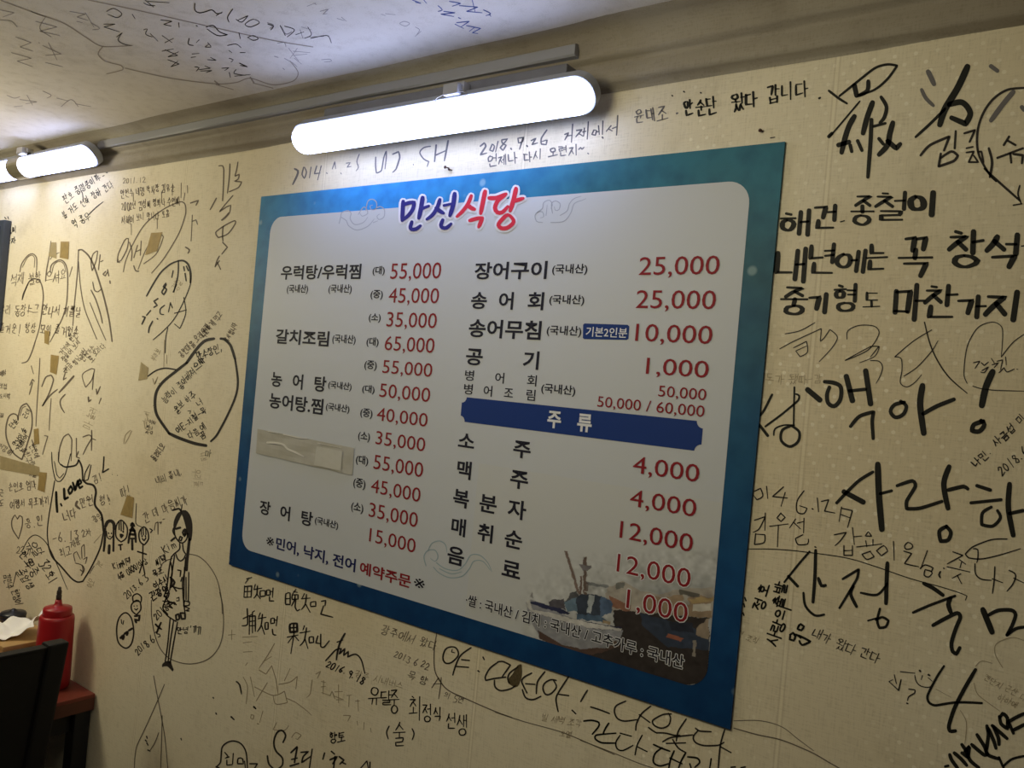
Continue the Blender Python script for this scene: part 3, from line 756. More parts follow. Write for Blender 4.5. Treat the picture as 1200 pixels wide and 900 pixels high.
k.build('painted_glint', 'highlight painted along a wrinkle of the tape', mat('tape_highlight', (0.74, 0.72, 0.68, 1), 0.3, 0.5), T)

tp = [('small yellowed tape pieces', [(60, 284), (66, 284), (66, 303), (57, 300)], 'left one of two yellowed tape squares above the arch doodles', M_TAPEPALE),
      ('', [(71, 283), (81, 283), (80, 304), (70, 302)], 'right one of two yellowed tape squares above the arch doodles', M_TAPE),
      ('', [(177, 273), (190, 272), (184, 294), (170, 299)], 'olive-yellow tape scrap inside the upper leaf-shaped outline', M_TAPE),
      ('', [(52, 387), (58, 388), (57, 404), (52, 402)], 'thin yellowed tape scrap at the foot of the large arch', M_TAPE),
      ('', [(59.5, 415.5), (69, 417), (66, 439), (58.5, 436)], 'brown tape scrap above the bold slanting stroke', M_TAPE),
      ('', [(39.5, 503), (45, 502), (46, 520), (40, 521)], 'brown tape scrap just right of the heart outline', M_TAPE),
      ('', [(0, 534), (46, 547), (46, 558), (0, 550)], 'long yellowed tape strip below the heart outline', M_TAPEPALE),
      ('', [(46, 553), (55, 554), (52, 577), (44, 574)], 'short upright tape piece at the right end of the long strip', M_TAPE),
      ('', [(149, 580), (157, 583), (155, 607), (141, 603)], 'torn brown tape piece above the four drawn heads', M_TAPE),
      ('', [(165, 424), (174, 431), (172, 444), (162, 446)], 'olive tape scrap left of the big round speech balloon', M_TAPEPALE)]
for i, (_, px, lab, mt) in enumerate(tp):
    strip('tape_scrap', px, mt, -0.0012, lab, 'tape', 0.0003, 4, 3, 'yellowed tape scraps on the wall')

# ------------------------------------------------------------------ batten lamps on the cornice
M_HOUSING = mat('lamp_housing_plastic', (0.30, 0.31, 0.34, 1), 0.4, 0.4)
M_BASE = mat('lamp_mount_metal', (0.15, 0.15, 0.17, 1), 0.45, 0.4, noise=(20, 0.8))
M_DIFF = mat('glowing_diffuser', (0.9, 0.9, 0.9, 1), 0.5, 0.3, emit=((0.72, 0.87, 1.46, 1), LAMP_STRENGTH))
M_DIFF2 = mat('dimmer_glowing_diffuser', (0.9, 0.9, 0.9, 1), 0.5, 0.3, emit=((0.74, 0.86, 1.46, 1), LAMP_STRENGTH * 0.68))
M_STEEL = mat('clip_steel', (0.55, 0.53, 0.48, 1), 0.3, 0.5, metallic=0.9)
M_STRAP = mat('strap_steel', (0.36, 0.32, 0.22, 1), 0.35, 0.5, metallic=0.7)
NV = Vector((0, -0.7071, -0.7071)); UV = Vector((0, -0.7071, 0.7071)); XV = Vector((1, 0, 0))
def rrect(L, W, r, n=7):
    pts = []
    for cx, cy, a0 in ((L / 2 - r, W / 2 - r, 0), (-L / 2 + r, W / 2 - r, 90), (-L / 2 + r, -W / 2 + r, 180), (L / 2 - r, -W / 2 + r, 270)):
        for i in range(n + 1):
            a = math.radians(a0 + 90 * i / n); pts.append((cx + r * math.cos(a), cy + r * math.sin(a)))
    return pts
def shell(L, W, r, levels):
    """stack of rounded outlines: levels = (inset, height along the lamp's facing)"""
    bm = bmesh.new(); rings = []
    for ins, h in levels:
        rings.append([bm.verts.new(XV * x + UV * y + NV * h) for x, y in rrect(L - 2 * ins, W - 2 * ins, max(r - ins, 0.002))])
    for a, b in zip(rings, rings[1:]):
        for i in range(len(a)): bm.faces.new((a[i], a[(i + 1) % len(a)], b[(i + 1) % len(b)], b[i]))
    bm.faces.new(rings[0]); bm.faces.new(rings[-1])
    return bm
def batten(xc, L, zc, label, strap):
    t = empty('batten_lamp', (xc, -0.066, zc))
    cx, ch = (0.0, 0.0) if strap else (0.085, 0.008)   # where the clip sits
    td = 0.042 if strap else 0.060              # how far the tray reaches back to the cornice
    tag(t, label, 'lamp', 'batten lamps along the cornice')
    W = 0.061
    dome = [(0, 0)] + [((W / 2 - 0.006) * (1 - math.cos(math.radians(a))), 0.026 * math.sin(math.radians(a))) for a in (12, 25, 38, 52, 65, 76, 85)]
    from_bm('diffuser', shell(L, W, 0.030, dome), M_DIFF2 if strap else M_DIFF, t, True)
    from_bm('housing', shell(L + 0.004, W + 0.005, 0.031, [(0.004, -0.024), (0.0, -0.021), (0, -0.001)]), M_HOUSING, t)
    b = bmesh.new()
    box_bm(-L * 0.40, L * 0.42, 0.004, 0.038, 0.022, td, 0.003, b)
    from_bm('mounting_tray', b, M_BASE, t)
    # clip half way along that holds the housing
    c = bmesh.new()
    box_bm(cx - 0.019, cx + 0.019, -0.026 + ch, -0.008 + ch, 0.034, 0.052 if not strap else 0.046, 0.002, c)
    box_bm(cx - 0.017, cx + 0.017, -0.040 + ch, -0.022 + ch, 0.026, 0.046, 0.002, c)
    from_bm('clip', c, M_STEEL if strap else mat('clip_plastic', (0.30, 0.30, 0.33, 1), 0.4, 0.5), t)
    if not strap:
        ring = bmesh.new()
        n = 26
        tube = []
        for i in range(n):
            a = 2 * math.pi * i / n
            cpt = Vector((cx + 0.036 * math.cos(a), ch - 0.036 + 0.004 * math.sin(a), 0.022 + 0.010 * math.sin(a)))
            tube.append([ring.verts.new(cpt + Vector((0.0013 * math.cos(a) * math.cos(b_), 0.0013 * math.sin(b_), 0.0013 * math.sin(a) * math.cos(b_)))) for b_ in (0, 2.09, 4.19)])
        for i in range(n):
            p, q = tube[i], tube[(i + 1) % n]
            for j in range(3): ring.faces.new((p[j], p[(j + 1) % 3], q[(j + 1) % 3], q[j]))
        from_bm('wire_loop', ring, M_STEEL, t, True)
    else:
        s = bmesh.new(); rows = []
        n = 14
        for i in range(n + 1):
            a = math.pi * i / n
            y = (W / 2 + 0.004) * math.cos(a); h = -0.002 + 0.031 * math.sin(a)
            rows.append([s.verts.new(XV * x + UV * y * k_ + NV * (h if k_ == 1 else h - 0.0025)) for x, k_ in ((-0.105, 1), (-0.030, 1), (-0.030, 0.94), (-0.105, 0.94))])
        for p, q in zip(rows, rows[1:]):
            for j in range(4): s.faces.new((p[j], p[(j + 1) % 4], q[(j + 1) % 4], q[j]))
        s.faces.new(rows[0]); s.faces.new(rows[-1][::-1])
        from_bm('strap', s, M_STRAP, t)
    return t
batten(0.5475, 0.722, 2.140, 'long glowing white batten lamp above the menu board', False)
batten(-1.035, 0.722, 2.193, 'glowing white batten lamp with a steel strap, at the far left end of the cornice', True)
# grey cable trunking between the two lamps
p = [(-0.026, 2.221), (-0.039, 2.220), (-0.042, 2.223), (-0.042, 2.239), (-0.038, 2.242), (-0.032, 2.242)]
v, f = sweep_x(p, -0.705, 0.85, 24, 0.0008)
nP = len(p)
f.append(tuple(range(nP))[::-1]); f.append(tuple(range(24 * nP, 25 * nP)))
f += [(i * nP + nP - 1, i * nP, (i + 1) * nP, (i + 1) * nP + nP - 1) for i in range(24)]
tag(from_data('cable_trunking', v, f, mat('trunking_plastic', (0.27, 0.27, 0.29, 1), 0.5, 0.3)), 'grey plastic cable trunking running along the cornice from one lamp to the other', 'trunking')

# ------------------------------------------------------------------ nails in the wall
M_RUST = mat('rusty_iron', (0.06, 0.022, 0.016, 1), 0.6, 0.3)
def nail(px, label, r=0.0030, ln=0.010):
    q = on_wall([px])[0]
    bm = lathe_bm([(0.0012, -0.004), (0.0012, ln - 0.003), (r, ln - 0.003), (r, ln - 0.001), (r * 0.7, ln)], 12)
    M_ = Matrix.Rotation(math.radians(90), 4, 'X') @ Matrix.Rotation(math.radians(-22), 4, 'Y')
    bmesh.ops.transform(bm, matrix=Matrix.Translation(Vector(q)) @ M_, verts=bm.verts)
    return tag(from_bm('nail', bm, M_RUST, smooth=True), label, 'nail', 'nails in the wall')
nail((526, 197), 'rusty nail above the middle of the menu board')
nail((894, 154), 'rusty nail above the right corner of the menu board', 0.0026, 0.008)
nail((529.5, 199.5), 'second rusty nail crossing the one above the middle of the menu board', 0.0020, 0.008)
nail((352, 174.5), 'dark nail under the left end of the lamp above the menu board', 0.003, 0.008)

# dark panel hanging at the left edge of the view
DP = empty('wall_panel', (-1.62, 0, 1.84)); tag(DP, 'dark slate-grey framed panel on the wall under the strapped lamp', 'panel')
xe = float(on_wall([(3.4, 260)], -0.027)[0, 0])
from_bm('frame', box_bm(-0.25, xe + 1.62, -0.024, -0.001, -0.14, 0.215, 0.004), mat('slate_frame', (0.045, 0.055, 0.075, 1), 0.5, 0.4), DP)
from_bm('face_board', box_bm(-0.23, xe + 1.62 - 0.02, -0.027, -0.020, -0.12, 0.195, 0.002), mat('slate_face', (0.03, 0.04, 0.06, 1), 0.3, 0.5), DP)

# ------------------------------------------------------------------ table in the corner
M_TOP = mat('red_brown_laminate', (0.20, 0.038, 0.022, 1), 0.45, 0.4, noise=(14, 0.75))
M_EDGE = mat('brown_table_edge', (0.11, 0.035, 0.018, 1), 0.5, 0.35, noise=(20, 0.75))
M_BLACKWOOD = mat('black_lacquered_wood', (0.010, 0.010, 0.010, 1), 0.5, 0.35)
TB_ = empty('dining_table', (-1.1, -0.36, 0)); tag(TB_, 'red-brown topped dining table with black legs against the wall', 'table')
TX = -0.520
bm = box_bm(-0.60, TX + 1.1, -0.34, 0.356, 0.7355, 0.7455, 0.0015); from_bm('tabletop', bm, M_TOP, TB_)
bm = box_bm(-0.60, TX + 1.1, -0.34, 0.356, 0.703, 0.7355, 0.001); from_bm('edge_band', bm, M_EDGE, TB_)
bm = bmesh.new()
box_bm(-0.55, TX + 1.1 - 0.04, -0.30, -0.275, 0.645, 0.703, 0.001, bm); box_bm(-0.55, TX + 1.1 - 0.04, 0.285, 0.31, 0.645, 0.703, 0.001, bm)
box_bm(-0.55, -0.525, -0.30, 0.31, 0.645, 0.703, 0.001, bm); box_bm(TX + 1.1 - 0.055, TX + 1.1 - 0.03, -0.30, 0.31, 0.645, 0.703, 0.001, bm)
from_bm('apron', bm, M_BLACKWOOD, TB_)
for sx_ in (-0.56, TX + 1.1 - 0.052):
    for sy_ in (-0.31, 0.312):
        from_bm('leg', box_bm(sx_, sx_ + 0.042, sy_, sy_ + 0.042, 0, 0.703, 0.003), M_BLACKWOOD, TB_)

# wooden utensil box standing on the table
M_PINE = mat('pine_wood', (0.52, 0.33, 0.14, 1), 0.5, 0.3, noise=(18, 0.8))
UB = empty('utensil_box', (-0.85, -0.09, 0.746)); tag(UB, 'light wooden utensil box standing on the table beside the red bottle', 'box')
from_bm('body', box_bm(-0.13, 0.134, -0.068, 0.072, 0.0, 0.094, 0.002), M_PINE, UB)
from_bm('lid', box_bm(-0.132, 0.136, -0.070, 0.074, 0.0945, 0.105, 0.002), M_PINE, UB)

# red squeeze bottle
M_RED = mat('red_plastic', (0.33, 0.008, 0.012, 1), 0.38, 0.5)
M_TIP = mat('dark_nozzle', (0.05, 0.04, 0.035, 1), 0.4, 0.4, metallic=0.3)
SB = empty('squeeze_bottle', (-0.636, -0.066, 0.7458)); tag(SB, 'red plastic squeeze bottle with a dark nozzle on the table end', 'bottle')
from_bm('body', lathe_bm([(0.040, 0), (0.0455, 0.006), (0.0460, 0.03), (0.0445, 0.11), (0.0430, 0.185), (0.0415, 0.192), (0.0385, 0.195)], 48), M_RED, SB, True)
from_bm('cap', lathe_bm([(0.0350, 0.194), (0.0355, 0.197), (0.0355, 0.210), (0.034, 0.215), (0.0150, 0.2185), (0.0105, 0.222), (0.0085, 0.228), (0.0075, 0.236)], 40), M_RED, SB, True)
from_bm('nozzle', lathe_bm([(0.0060, 0.236), (0.0070, 0.238), (0.0070, 0.247), (0.0058, 0.249), (0.0064, 0.252), (0.0062, 0.259), (0.0042, 0.262), (0.0040, 0.268), (0.0025, 0.2705)], 20), M_TIP, SB, True)
for o_ in SB.children:
    for p_ in o_.data.polygons:
        if len(p_.vertices) > 6: p_.use_smooth = False

# crumpled paper napkin on the box
def napkin():
    n = 22; v = []; f = []
    rng = random.Random(5)
    for j in range(n + 1):
        for i in range(n + 1):
            u, t = i / n - 0.5, j / n - 0.5
            x = u * 0.135; y = t * 0.10
            z = 0.042 * (abs(u) * 2) ** 1.6 * (0.65 + 0.5 * math.sin(3 * u + 1.0)) + 0.012 * max(0, math.sin(8 * t + 3 * u)) * abs(u) * 2 + 0.006 * math.sin(11 * u + 5 * t) ** 2 + 0.002
            if t > 0.2: z += (t - 0.2) * 0.11 * (0.5 + 0.5 * math.cos(9 * u))
            x += 0.006 * math.sin(9 * t); y += 0.006 * math.sin(7 * u)
            v.append((x, y, z))
    for j in range(n):
        for i in range(n): f.append((j * (n + 1) + i, j * (n + 1) + i + 1, (j + 1) * (n + 1) + i + 1, (j + 1) * (n + 1) + i))
    o = from_data('paper_napkin', v, f, mat('white_tissue', (0.90, 0.88, 0.86, 1), 0.8, 0.1), smooth=True)
    sm = o.modifiers.new('thickness', 'SOLIDIFY'); sm.thickness = 0.0008
    o.location = (-0.800, -0.108, 0.8515); o.rotation_euler = (0, 0, math.radians(48))
    return tag(o, 'crumpled white paper napkin on top of the wooden box', 'napkin')
napkin()
# dark blue jar lid behind the napkin
JL = empty('jar', (-0.925, -0.050, 0.8512)); tag(JL, 'low dark navy jar behind the white napkin on the wooden box', 'jar')
from_bm('body', lathe_bm([(0.028, 0), (0.033, 0.004), (0.034, 0.012), (0.032, 0.016)], 32), mat('navy_glaze', (0.012, 0.014, 0.04, 1), 0.3, 0.5), JL, True)
from_bm('lid', lathe_bm([(0.0345, 0.0165), (0.035, 0.020), (0.032, 0.026), (0.012, 0.029), (0.006, 0.034), (0.004, 0.036)], 32), mat('dark_lid', (0.012, 0.013, 0.022, 1), 0.35, 0.5), JL, True)

# ------------------------------------------------------------------ black chair pushed in at the table end
M_CHAIR = mat('black_chair_wood', (0.007, 0.007, 0.007, 1), 0.55, 0.3, noise=(30, 0.7))
M_SEAT = mat('black_leatherette', (0.007, 0.007, 0.007, 1), 0.5, 0.3, noise=(90, 0.75))
CH = empty('dining_chair', (-0.628, -0.423, 0)); tag(CH, 'black wooden dining chair pushed in at the end of the table', 'chair')
def lean_box(x0, x1, y0, y1, z0, z1, bev, lean):
    bm = box_bm(x0, x1, y0, y1, z0, z1, bev)
    bmesh.ops.bisect_plane(bm, geom=bm.verts[:] + bm.edges[:] + bm.faces[:], plane_co=(0, 0, 0.46), plane_no=(0, 0, 1))
    for v_ in bm.verts:
        if v_.co.z > 0.46: v_.co.x += (v_.co.z - 0.46) * lean
    return bm
LEAN = 0.20
yw = 0.235
for s in (-1, 1):
    o = from_bm('back_post', lean_box(0.125, 0.165, s * yw - 0.024, s * yw + 0.024, 0.0, 0.957, 0.006, LEAN), M_CHAIR, CH)
from_bm('backrest', lean_box(0.136, 0.156, -yw + 0.024, yw - 0.024, 0.50, 0.945, 0.003, LEAN), M_SEAT, CH)
from_bm('top_rail', lean_box(0.131, 0.160, -yw + 0.024, yw - 0.024, 0.9455, 0.9515, 0.002, LEAN), M_CHAIR, CH)
for s in (-1, 1): from_bm('leg', box_bm(-0.245, -0.205, s * yw - 0.02, s * yw + 0.02, 0, 0.42, 0.003), M_CHAIR, CH)
from_bm('seat_frame', box_bm(-0.25, 0.124, -yw - 0.02, yw + 0.02, 0.385, 0.42, 0.003), M_CHAIR, CH)
from_bm('seat', box_bm(-0.255, 0.122, -yw - 0.022, yw + 0.022, 0.42, 0.462, 0.012), M_SEAT, CH)
# ------------------------------------------------------------------ handwriting and doodles on the wall and ceiling
K_BLACK = mat('black_marker_ink', (0.012, 0.012, 0.010, 1), 0.6, 0.25)
K_PEN = mat('black_pen_ink', (0.035, 0.030, 0.028, 1), 0.6, 0.2)
K_DARK = mat('worn_pen_ink', (0.16, 0.13, 0.105, 1), 0.7, 0.15)
K_FAINT = mat('faded_pen_ink', (0.40, 0.33, 0.23, 1), 0.75, 0.1)
K_GREY = mat('grey_marker_ink', (0.17, 0.16, 0.17, 1), 0.7, 0.15)
K_BLUE = mat('blue_pen_ink', (0.07, 0.10, 0.30, 1), 0.7, 0.15)
wall_ink = lambda px: on_wall(px, -0.0004)
wall_ink2 = lambda px: on_wall(px, -0.0007)
ceil_ink = lambda px: on_ceiling(px, CEIL_Z - 0.0004)
def WI(brush=0.0, taper=0.35, lay=None): return Ink(lay or wall_ink, brush, taper)

# --- upper right: big brush characters
k = WI(taper=0.2)
k.t('RA', 3, '285,185 330,220 370,245|335,210 410,150 500,80 560,62 605,68 560,130 500,180 430,205|w7:405,160 415,208|w5:470,140 465,185 425,208|w2.2:430,235 350,330 290,400|w5:285,400 300,385')
k.t('RA', 6.5, '405,305 380,350 360,410 345,475|330,440 380,425|w5:420,420 440,465|w5:385,440 392,470|490,240 465,310 445,385|w4.5:530,215 555,260 545,310 525,335|w5:485,320 480,430 468,590|w4:495,352 550,338|585,335 570,390 560,440 520,485|w5:520,410 540,435|w6:560,420 600,455 620,435')
k.build('brush_character', 'large dry-brush black character at the top right of the wall', K_BLACK, WALL)
k = WI(taper=0.2)
k.t('RA', 8, '935,72 890,170 830,270 805,345|w7:850,250 910,240 948,290 925,340 860,312|w3.5:830,270 760,340 692,402')
k.build('brush_character', 'second dry-brush black stroke character right of the first', K_BLACK, WALL)
k = WI(taper=0.2); k.t('RA', 6, '750,95 765,125 778,155|w4.5:720,180 740,220 775,255|1045,70 1075,92|w6:1150,190 1100,250 1045,325|1190,262 1200,275')
k.build('brush_mark', 'worn grey brush marks around the second brush character', K_GREY, WALL)
k = WI(taper=0.2)
k.t('RA', 2.9, '1200,172 1120,182 1050,230 1000,310 980,400 990,490 1040,580 1070,610')
k.t('R2', 2.9, '1015,-10 1040,15 1090,60 1180,140'); k.t('R2', 2.2, '1150,162 1190,155|1180,70 1172,110 1185,150')
k.build('balloon_outline', 'big open round balloon line running off the right edge', K_PEN, WALL)
k = WI(taper=0.15)
k.t('RA', 3.2, '715,488 760,440 850,400 825,465|880,375 875,455|810,480 800,540 870,515 890,490 860,470 810,500|w2.8:920,385 970,370 945,425|w2.4:930,455 960,448|w2.4:930,475 965,470 940,520 985,520 965,490|w2.4:985,472 1000,470 1010,520|1035,455 1050,520 1040,590|1130,400 1105,440|1125,420 1160,440|1075,500 1195,455|1135,478 1140,522|1150,482 1195,488 1190,525')
k.build('handwritten_name', 'marker name written across the round balloon line', K_PEN, WALL)

# --- bold three-line brush-pen message
k = WI(brush=0.5, taper=0.12)
for ch, b, w_ in (('해', (70, 135, 262, 275), 5.7), ('건', (272, 105, 415, 240), 5.5), ('종', (490, 45, 630, 218), 5.1), ('철', (635, 28, 830, 192), 5.2)): k.g('RB', ch, b, w_, -0.08)
k.g('RC', '이', (125, 32, 300, 155), 7.3)
k.t('RB', 2.4, '425,200 447,193')
k.build('handwritten_message', 'first bold brush-pen line right of the menu board', K_BLACK, WALL)
k = WI(brush=0.5, taper=0.12)
for ch, b, w_ in (('내', (50, 360, 240, 545), 6.0), ('년', (245, 335, 410, 505), 5.3), ('에', (400, 368, 580, 492), 5.5), ('는', (580, 338, 705, 482), 5.2)): k.g('RB', ch, b, w_, -0.08)
for ch, b, w_ in (('꼭', (70, 285, 270, 515), 6.2), ('창', (360, 255, 570, 465), 6.8), ('석', (580, 278, 790, 460), 7.0)): k.g('RC', ch, b, w_, -0.05)
k.t('RC', 3, '785,342 800,340')
k.build('handwritten_message', 'second bold brush-pen line right of the menu board', K_BLACK, WALL)
k = WI(brush=0.5, taper=0.12)
for ch, b, w_ in (('중', (75, 580, 240, 745), 5.6), ('기', (240, 625, 365, 728), 6.0), ('형', (385, 570, 535, 725), 5.1), ('도', (560, 610, 660, 715), 3.1)): k.g('RB', ch, b, w_, -0.05)
for ch, b, w_ in (('마', (45, 570, 228, 770), 6.2), ('찬', (220, 575, 420, 765), 6.0), ('가', (410, 640, 582, 755), 6.2), ('지', (580, 612, 800, 770), 7.3)): k.g('RC', ch, b, w_, -0.08)
k.build('handwritten_message', 'third bold brush-pen line right of the menu board', K_BLACK, WALL)

k = WI()
k.t('R2', 1.2, '80,765 150,750 220,712|55,835 120,800 250,740 245,800 262,785 290,745 325,780 300,830 240,895|120,830 180,800 185,850 150,872 130,845 180,822|370,790 375,750 430,725 500,730 520,765 470,840 360,890 480,825 522,825 500,870 430,900')
k.t('RD', 1.2, '0,215 60,215 0,290|0,315 60,320 85,360 70,420 40,475|430,100 300,180 170,290 215,300 222,380 210,470 255,500 310,470 360,415|235,425 330,360 430,250 475,175|w1.7:380,45 420,200 480,330 560,440 680,545|680,475 658,420 665,300 690,190 760,80 860,45 920,75 930,140 920,290|920,290 1000,190 1080,130|720,495 790,515 900,525 1080,530')
k.build('pen_scrawl', 'large thin looping pen scrawl under the bold brush-pen lines', K_PEN, WALL)
k = WI(); k.t('RD', 1.4, '725,330 770,320 735,370|780,330 800,350 830,325|785,385 830,360 800,400 775,395|870,330 850,300|855,345 900,330 870,365|890,320 930,310 915,380|950,290 955,345|905,400 940,365 960,395 1010,375|1030,375 1036,378')
k.build('handwritten_name', 'tiny pen name inside the loop of the scrawl', K_PEN, WALL)

# --- large marker words
k = WI(taper=0.12)
k.t('RE', 3, '158,220 125,285 105,310|w4:105,345 140,390|w2.6:130,352 200,300 265,245 270,225 257,218|w2.6:250,190 247,345|w2:165,388 170,362 205,347 250,347|w3.4:235,350 200,368 196,410 230,435 265,415 270,375 240,350')
k.t('RE', 7.5, '305,200 355,242|w5:375,167 415,172 442,190 440,240 415,268 390,255 385,220 395,190|465,145 490,245|w4.6:478,205 545,198|545,122 565,258|w4.4:482,352 520,310 578,292 572,330 576,402')
k.t('RE', 4.6, '705,252 665,262 648,290 668,314 700,302 713,268 690,248|w7.5:780,183 770,260 785,380|w5:782,300 840,268 910,240')
k.t('RE', 8, '1070,125 1042,190 1025,265|w5.5:1032,330 992,345 985,370 1015,372 1036,345 1022,328')
k.build('marker_lettering', 'large black marker word with an exclamation mark', K_BLACK, WALL)
k = WI(taper=0.12)
k.t('RE', 4, '575,540 510,582 425,668|w7:455,622 535,665|w7.5:595,508 600,640 612,778|w4:605,630 652,618|w4.4:675,597 738,577 750,600 715,660 715,692 770,690 860,662|w6.5:890,518 868,590 885,690|w4.8:885,615 950,600 967,610|w4.8:880,765 850,785 855,826 885,822 897,790 878,765')
k.t('RE', 5, '1005,597 1060,615|w4.4:980,668 1105,655|w4:1065,685 1028,710 1025,758 1070,764 1102,730 1090,700|w6.5:1140,590 1135,690 1155,802|1140,712 1195,700')
k.build('marker_lettering', 'large black marker word across the middle of the right wall', K_BLACK, WALL)
k = WI(taper=0.12)
k.t('RI', 2.8, '285,85 240,137 190,200|w4:205,178 240,215|w4:308,80 305,180 298,275|w4:318,185 330,213 345,212|w3:262,240 270,290 305,325 340,322|w3.2:410,188 470,152 462,190 398,297|w4:450,215 440,245 462,292|w3:478,240 540,247 578,205|w5:578,128 575,205 573,280|w2.4:505,345 540,335|w3.2:550,300 540,345 548,372 572,368 582,345 560,332 535,342')
k.t('RF', 4.8, '375,322 440,355 510,405|w3.4:300,527 420,475 595,410|w5.5:562,425 548,470 565,525|w4.8:440,617 520,572 610,530 632,560 600,640 570,740 578,800 605,818 628,775|w7:790,505 825,590 855,665|w4.5:830,545 900,512 990,510 1020,540 1000,610 960,685|w4:960,685 1020,642 1085,628')
k.build('marker_lettering', 'lower large black marker word on the right wall', K_BLACK, WALL)
k = WI(taper=0.12); k.t('RG', 3, '372,228 320,310 265,420 272,465 315,487 460,467 622,472|w4.8:580,252 500,390 440,510 405,620 412,656 447,655')
k.build('marker_lettering', 'single large black marker syllable shaped like a four at lower right', K_BLACK, WALL)

# --- dated pen note and neighbours
k = WI()
k.t('RE', 1.6, '85,620 110,608 120,640 95,655 82,638|135,600 140,650|205,602 160,642 222,648|212,625 195,682|290,618 262,660 262,705 290,712 302,690 272,680|w2:324,692 328,695|345,648 350,705|362,662 392,655 375,702 418,710|445,685 435,745|445,690 490,700 470,770|440,715 480,730')
k.t('RE', 1.6, '85,740 130,725 105,775 80,790|130,710 128,782|90,795 85,840 125,832 128,800 90,797|195,710 178,730 195,745 212,728 193,710|148,765 225,755|184,762 180,850|255,735 230,772|248,750 275,775|262,752 290,745|290,732 288,792|285,800 255,815 265,840 305,838 308,818|w2:335,850 340,852')
k.build('date_inscription', 'thin pen date and name at the right edge of the menu board', K_PEN, WALL)
k = WI()
k.t('RE', 1.6, '415,800 465,790 440,825 418,845|490,770 498,840|498,808 528,805|455,845 455,885 490,885 490,845|455,866 490,864|555,788 543,805 570,806 557,788|545,825 550,850|575,820 575,845|508,850 612,838|565,868 530,880 550,902 580,890 562,868|620,845 590,866 610,887 636,868 620,845|660,828 663,905')
k.t('RF', 1.7, '265,33 240,60 252,82 290,75 295,52 265,33|235,95 290,112 262,150 240,182 290,195 340,205|400,92 355,217|350,217 385,192 440,212 430,237 385,225 378,265 410,277 435,250 420,232|w2.4:492,240 482,262 492,282|580,100 650,125 540,185|625,155 670,187|540,205 700,242|640,175 630,212|635,255 575,285|610,265 642,325|w2:515,215 520,218')
k.t('RF', 1.7, '960,10 850,15 720,65 668,115 690,142 780,150 900,125 1055,78|725,78 755,85 755,150 748,175|735,185 740,255 780,292 850,300|875,205 870,300 858,392|857,290 930,317|975,230 1020,260 1005,320 960,377|1008,285 1078,318')
k.build('handwritten_message', 'thin pen message with a fish-like loop above the lower large word', K_PEN, WALL)
k = WI(taper=0.1); k.t('RI', 1.2, '55,75 150,76 250,84 420,108 530,140 660,185 780,218 850,240 878,252 872,268')
k.build('pen_line', 'long thin curved pen line crossing the lower large word', K_PEN, WALL)
k = WI(); k.w_('내가 왔다 간다', 955, 737, 12, 20, 1.5)
k.t('RG', 1.3, 'w1.5:85,265 180,275|180,290 190,330 220,360 275,368 300,345|w3:212,258 218,264|w3:270,285 278,290|230,290 222,318|268,305 295,328|45,285 55,330 60,345|10,330 75,390 90,315 70,390|10,330 35,318|w1.6:140,380 180,385 180,405 140,430 132,455|w2.4:128,473 135,476')
k.build('handwritten_message', 'small slanting pen message ending in a smiling face and a question mark', K_PEN, WALL)
k = WI(taper=0.15)
for ch, cx, cy, s_, an in (('사', 903, 747, 17, -70), ('랑', 909, 733, 15, -70), ('의', 914, 716, 16, -70), ('출', 909.5, 704, 13, -75), ('발', 911.5, 688, 14, -75), ('정', 887, 707, 14, -72), ('호', 892, 690, 13, -72)):
    a = math.radians(an); e = np.array([math.cos(a), math.sin(a)]); n = np.array([-math.sin(a), math.cos(a)])
    c0 = np.array([cx, cy], float) - e * s_ / 2 - n * s_ / 2 + n * 3
    k.strokes(syl(ch), c0, e * s_, n * s_ * 1.05, 2.3, 0.02)
k.t('RH', 2.8, '430,520 420,545 445,555 462,530 440,514 425,530|372,590 368,615 395,622 405,595 390,572 370,585|400,582 425,590 440,605|430,590 480,615 505,630 450,652 432,625|w2.2:72,340 80,360|w2.2:65,380 70,400|w2.2:60,440 66,456')
k.build('handwritten_message', 'sideways bold black message beside the lower right edge of the menu board', K_BLACK, WALL)
k = WI(taper=0.15)
k.t('RG', 4.4, '410,812 425,850 462,900|w3.6:380,890 400,885|440,800 485,840 522,882|490,745 520,790 545,850 602,898|510,790 540,758 530,830 490,800|555,745 600,785 640,815 662,808|590,680 640,760 660,810 700,830 735,840|655,622 665,680 650,792|665,640 700,720 715,770|700,630 730,700 735,745|690,620 770,690 788,706|740,565 760,540 790,570 792,640 750,610 738,560|800,600 830,670|790,600 850,565 905,540|830,650 870,630 905,612|w3:760,892 820,842 905,820|w3.6:735,830 765,900')
k.build('marker_scrawl', 'thick slanting marker scrawl in the lower right corner', K_BLACK, WALL)
k = WI(); k.w_('나민. 사금섭 미', 1137, 541, 11, -44, 1.7, sl=-0.05); k.w_('2018.6', 1168.5, 550, 11, -44, 1.5)
k.build('date_inscription', 'slanting pen names and year near the right edge', K_PEN, WALL)
k = WI(); k.w_('도가 됐따-감', 898, 438, 11, 1, 0.9)
k.t('RG', 0.9, '760,240 710,150 720,80 820,40 905,62|570,340 600,420 740,525|580,230 620,195 690,210|320,380 420,435|480,520 520,600 510,740')
k.w_('캔단지 근산 다비', 1156, 790, 8, 28, 0.8); k.w_('하하에', 1172, 812, 9, 28, 0.8); k.w_('편 조직', 866, 738, 8, 25, 0.8)
k.build('faded_writing', 'faint rubbed-out writing along the right side of the wall', K_FAINT, WALL)
k = WI(taper=0.1); k.t('RI', 1.4, '0,750 90,775 180,795 290,840 360,880 405,905'); k.t('RI', 0.9, '0,722 100,722 180,745 240,790 300,835')
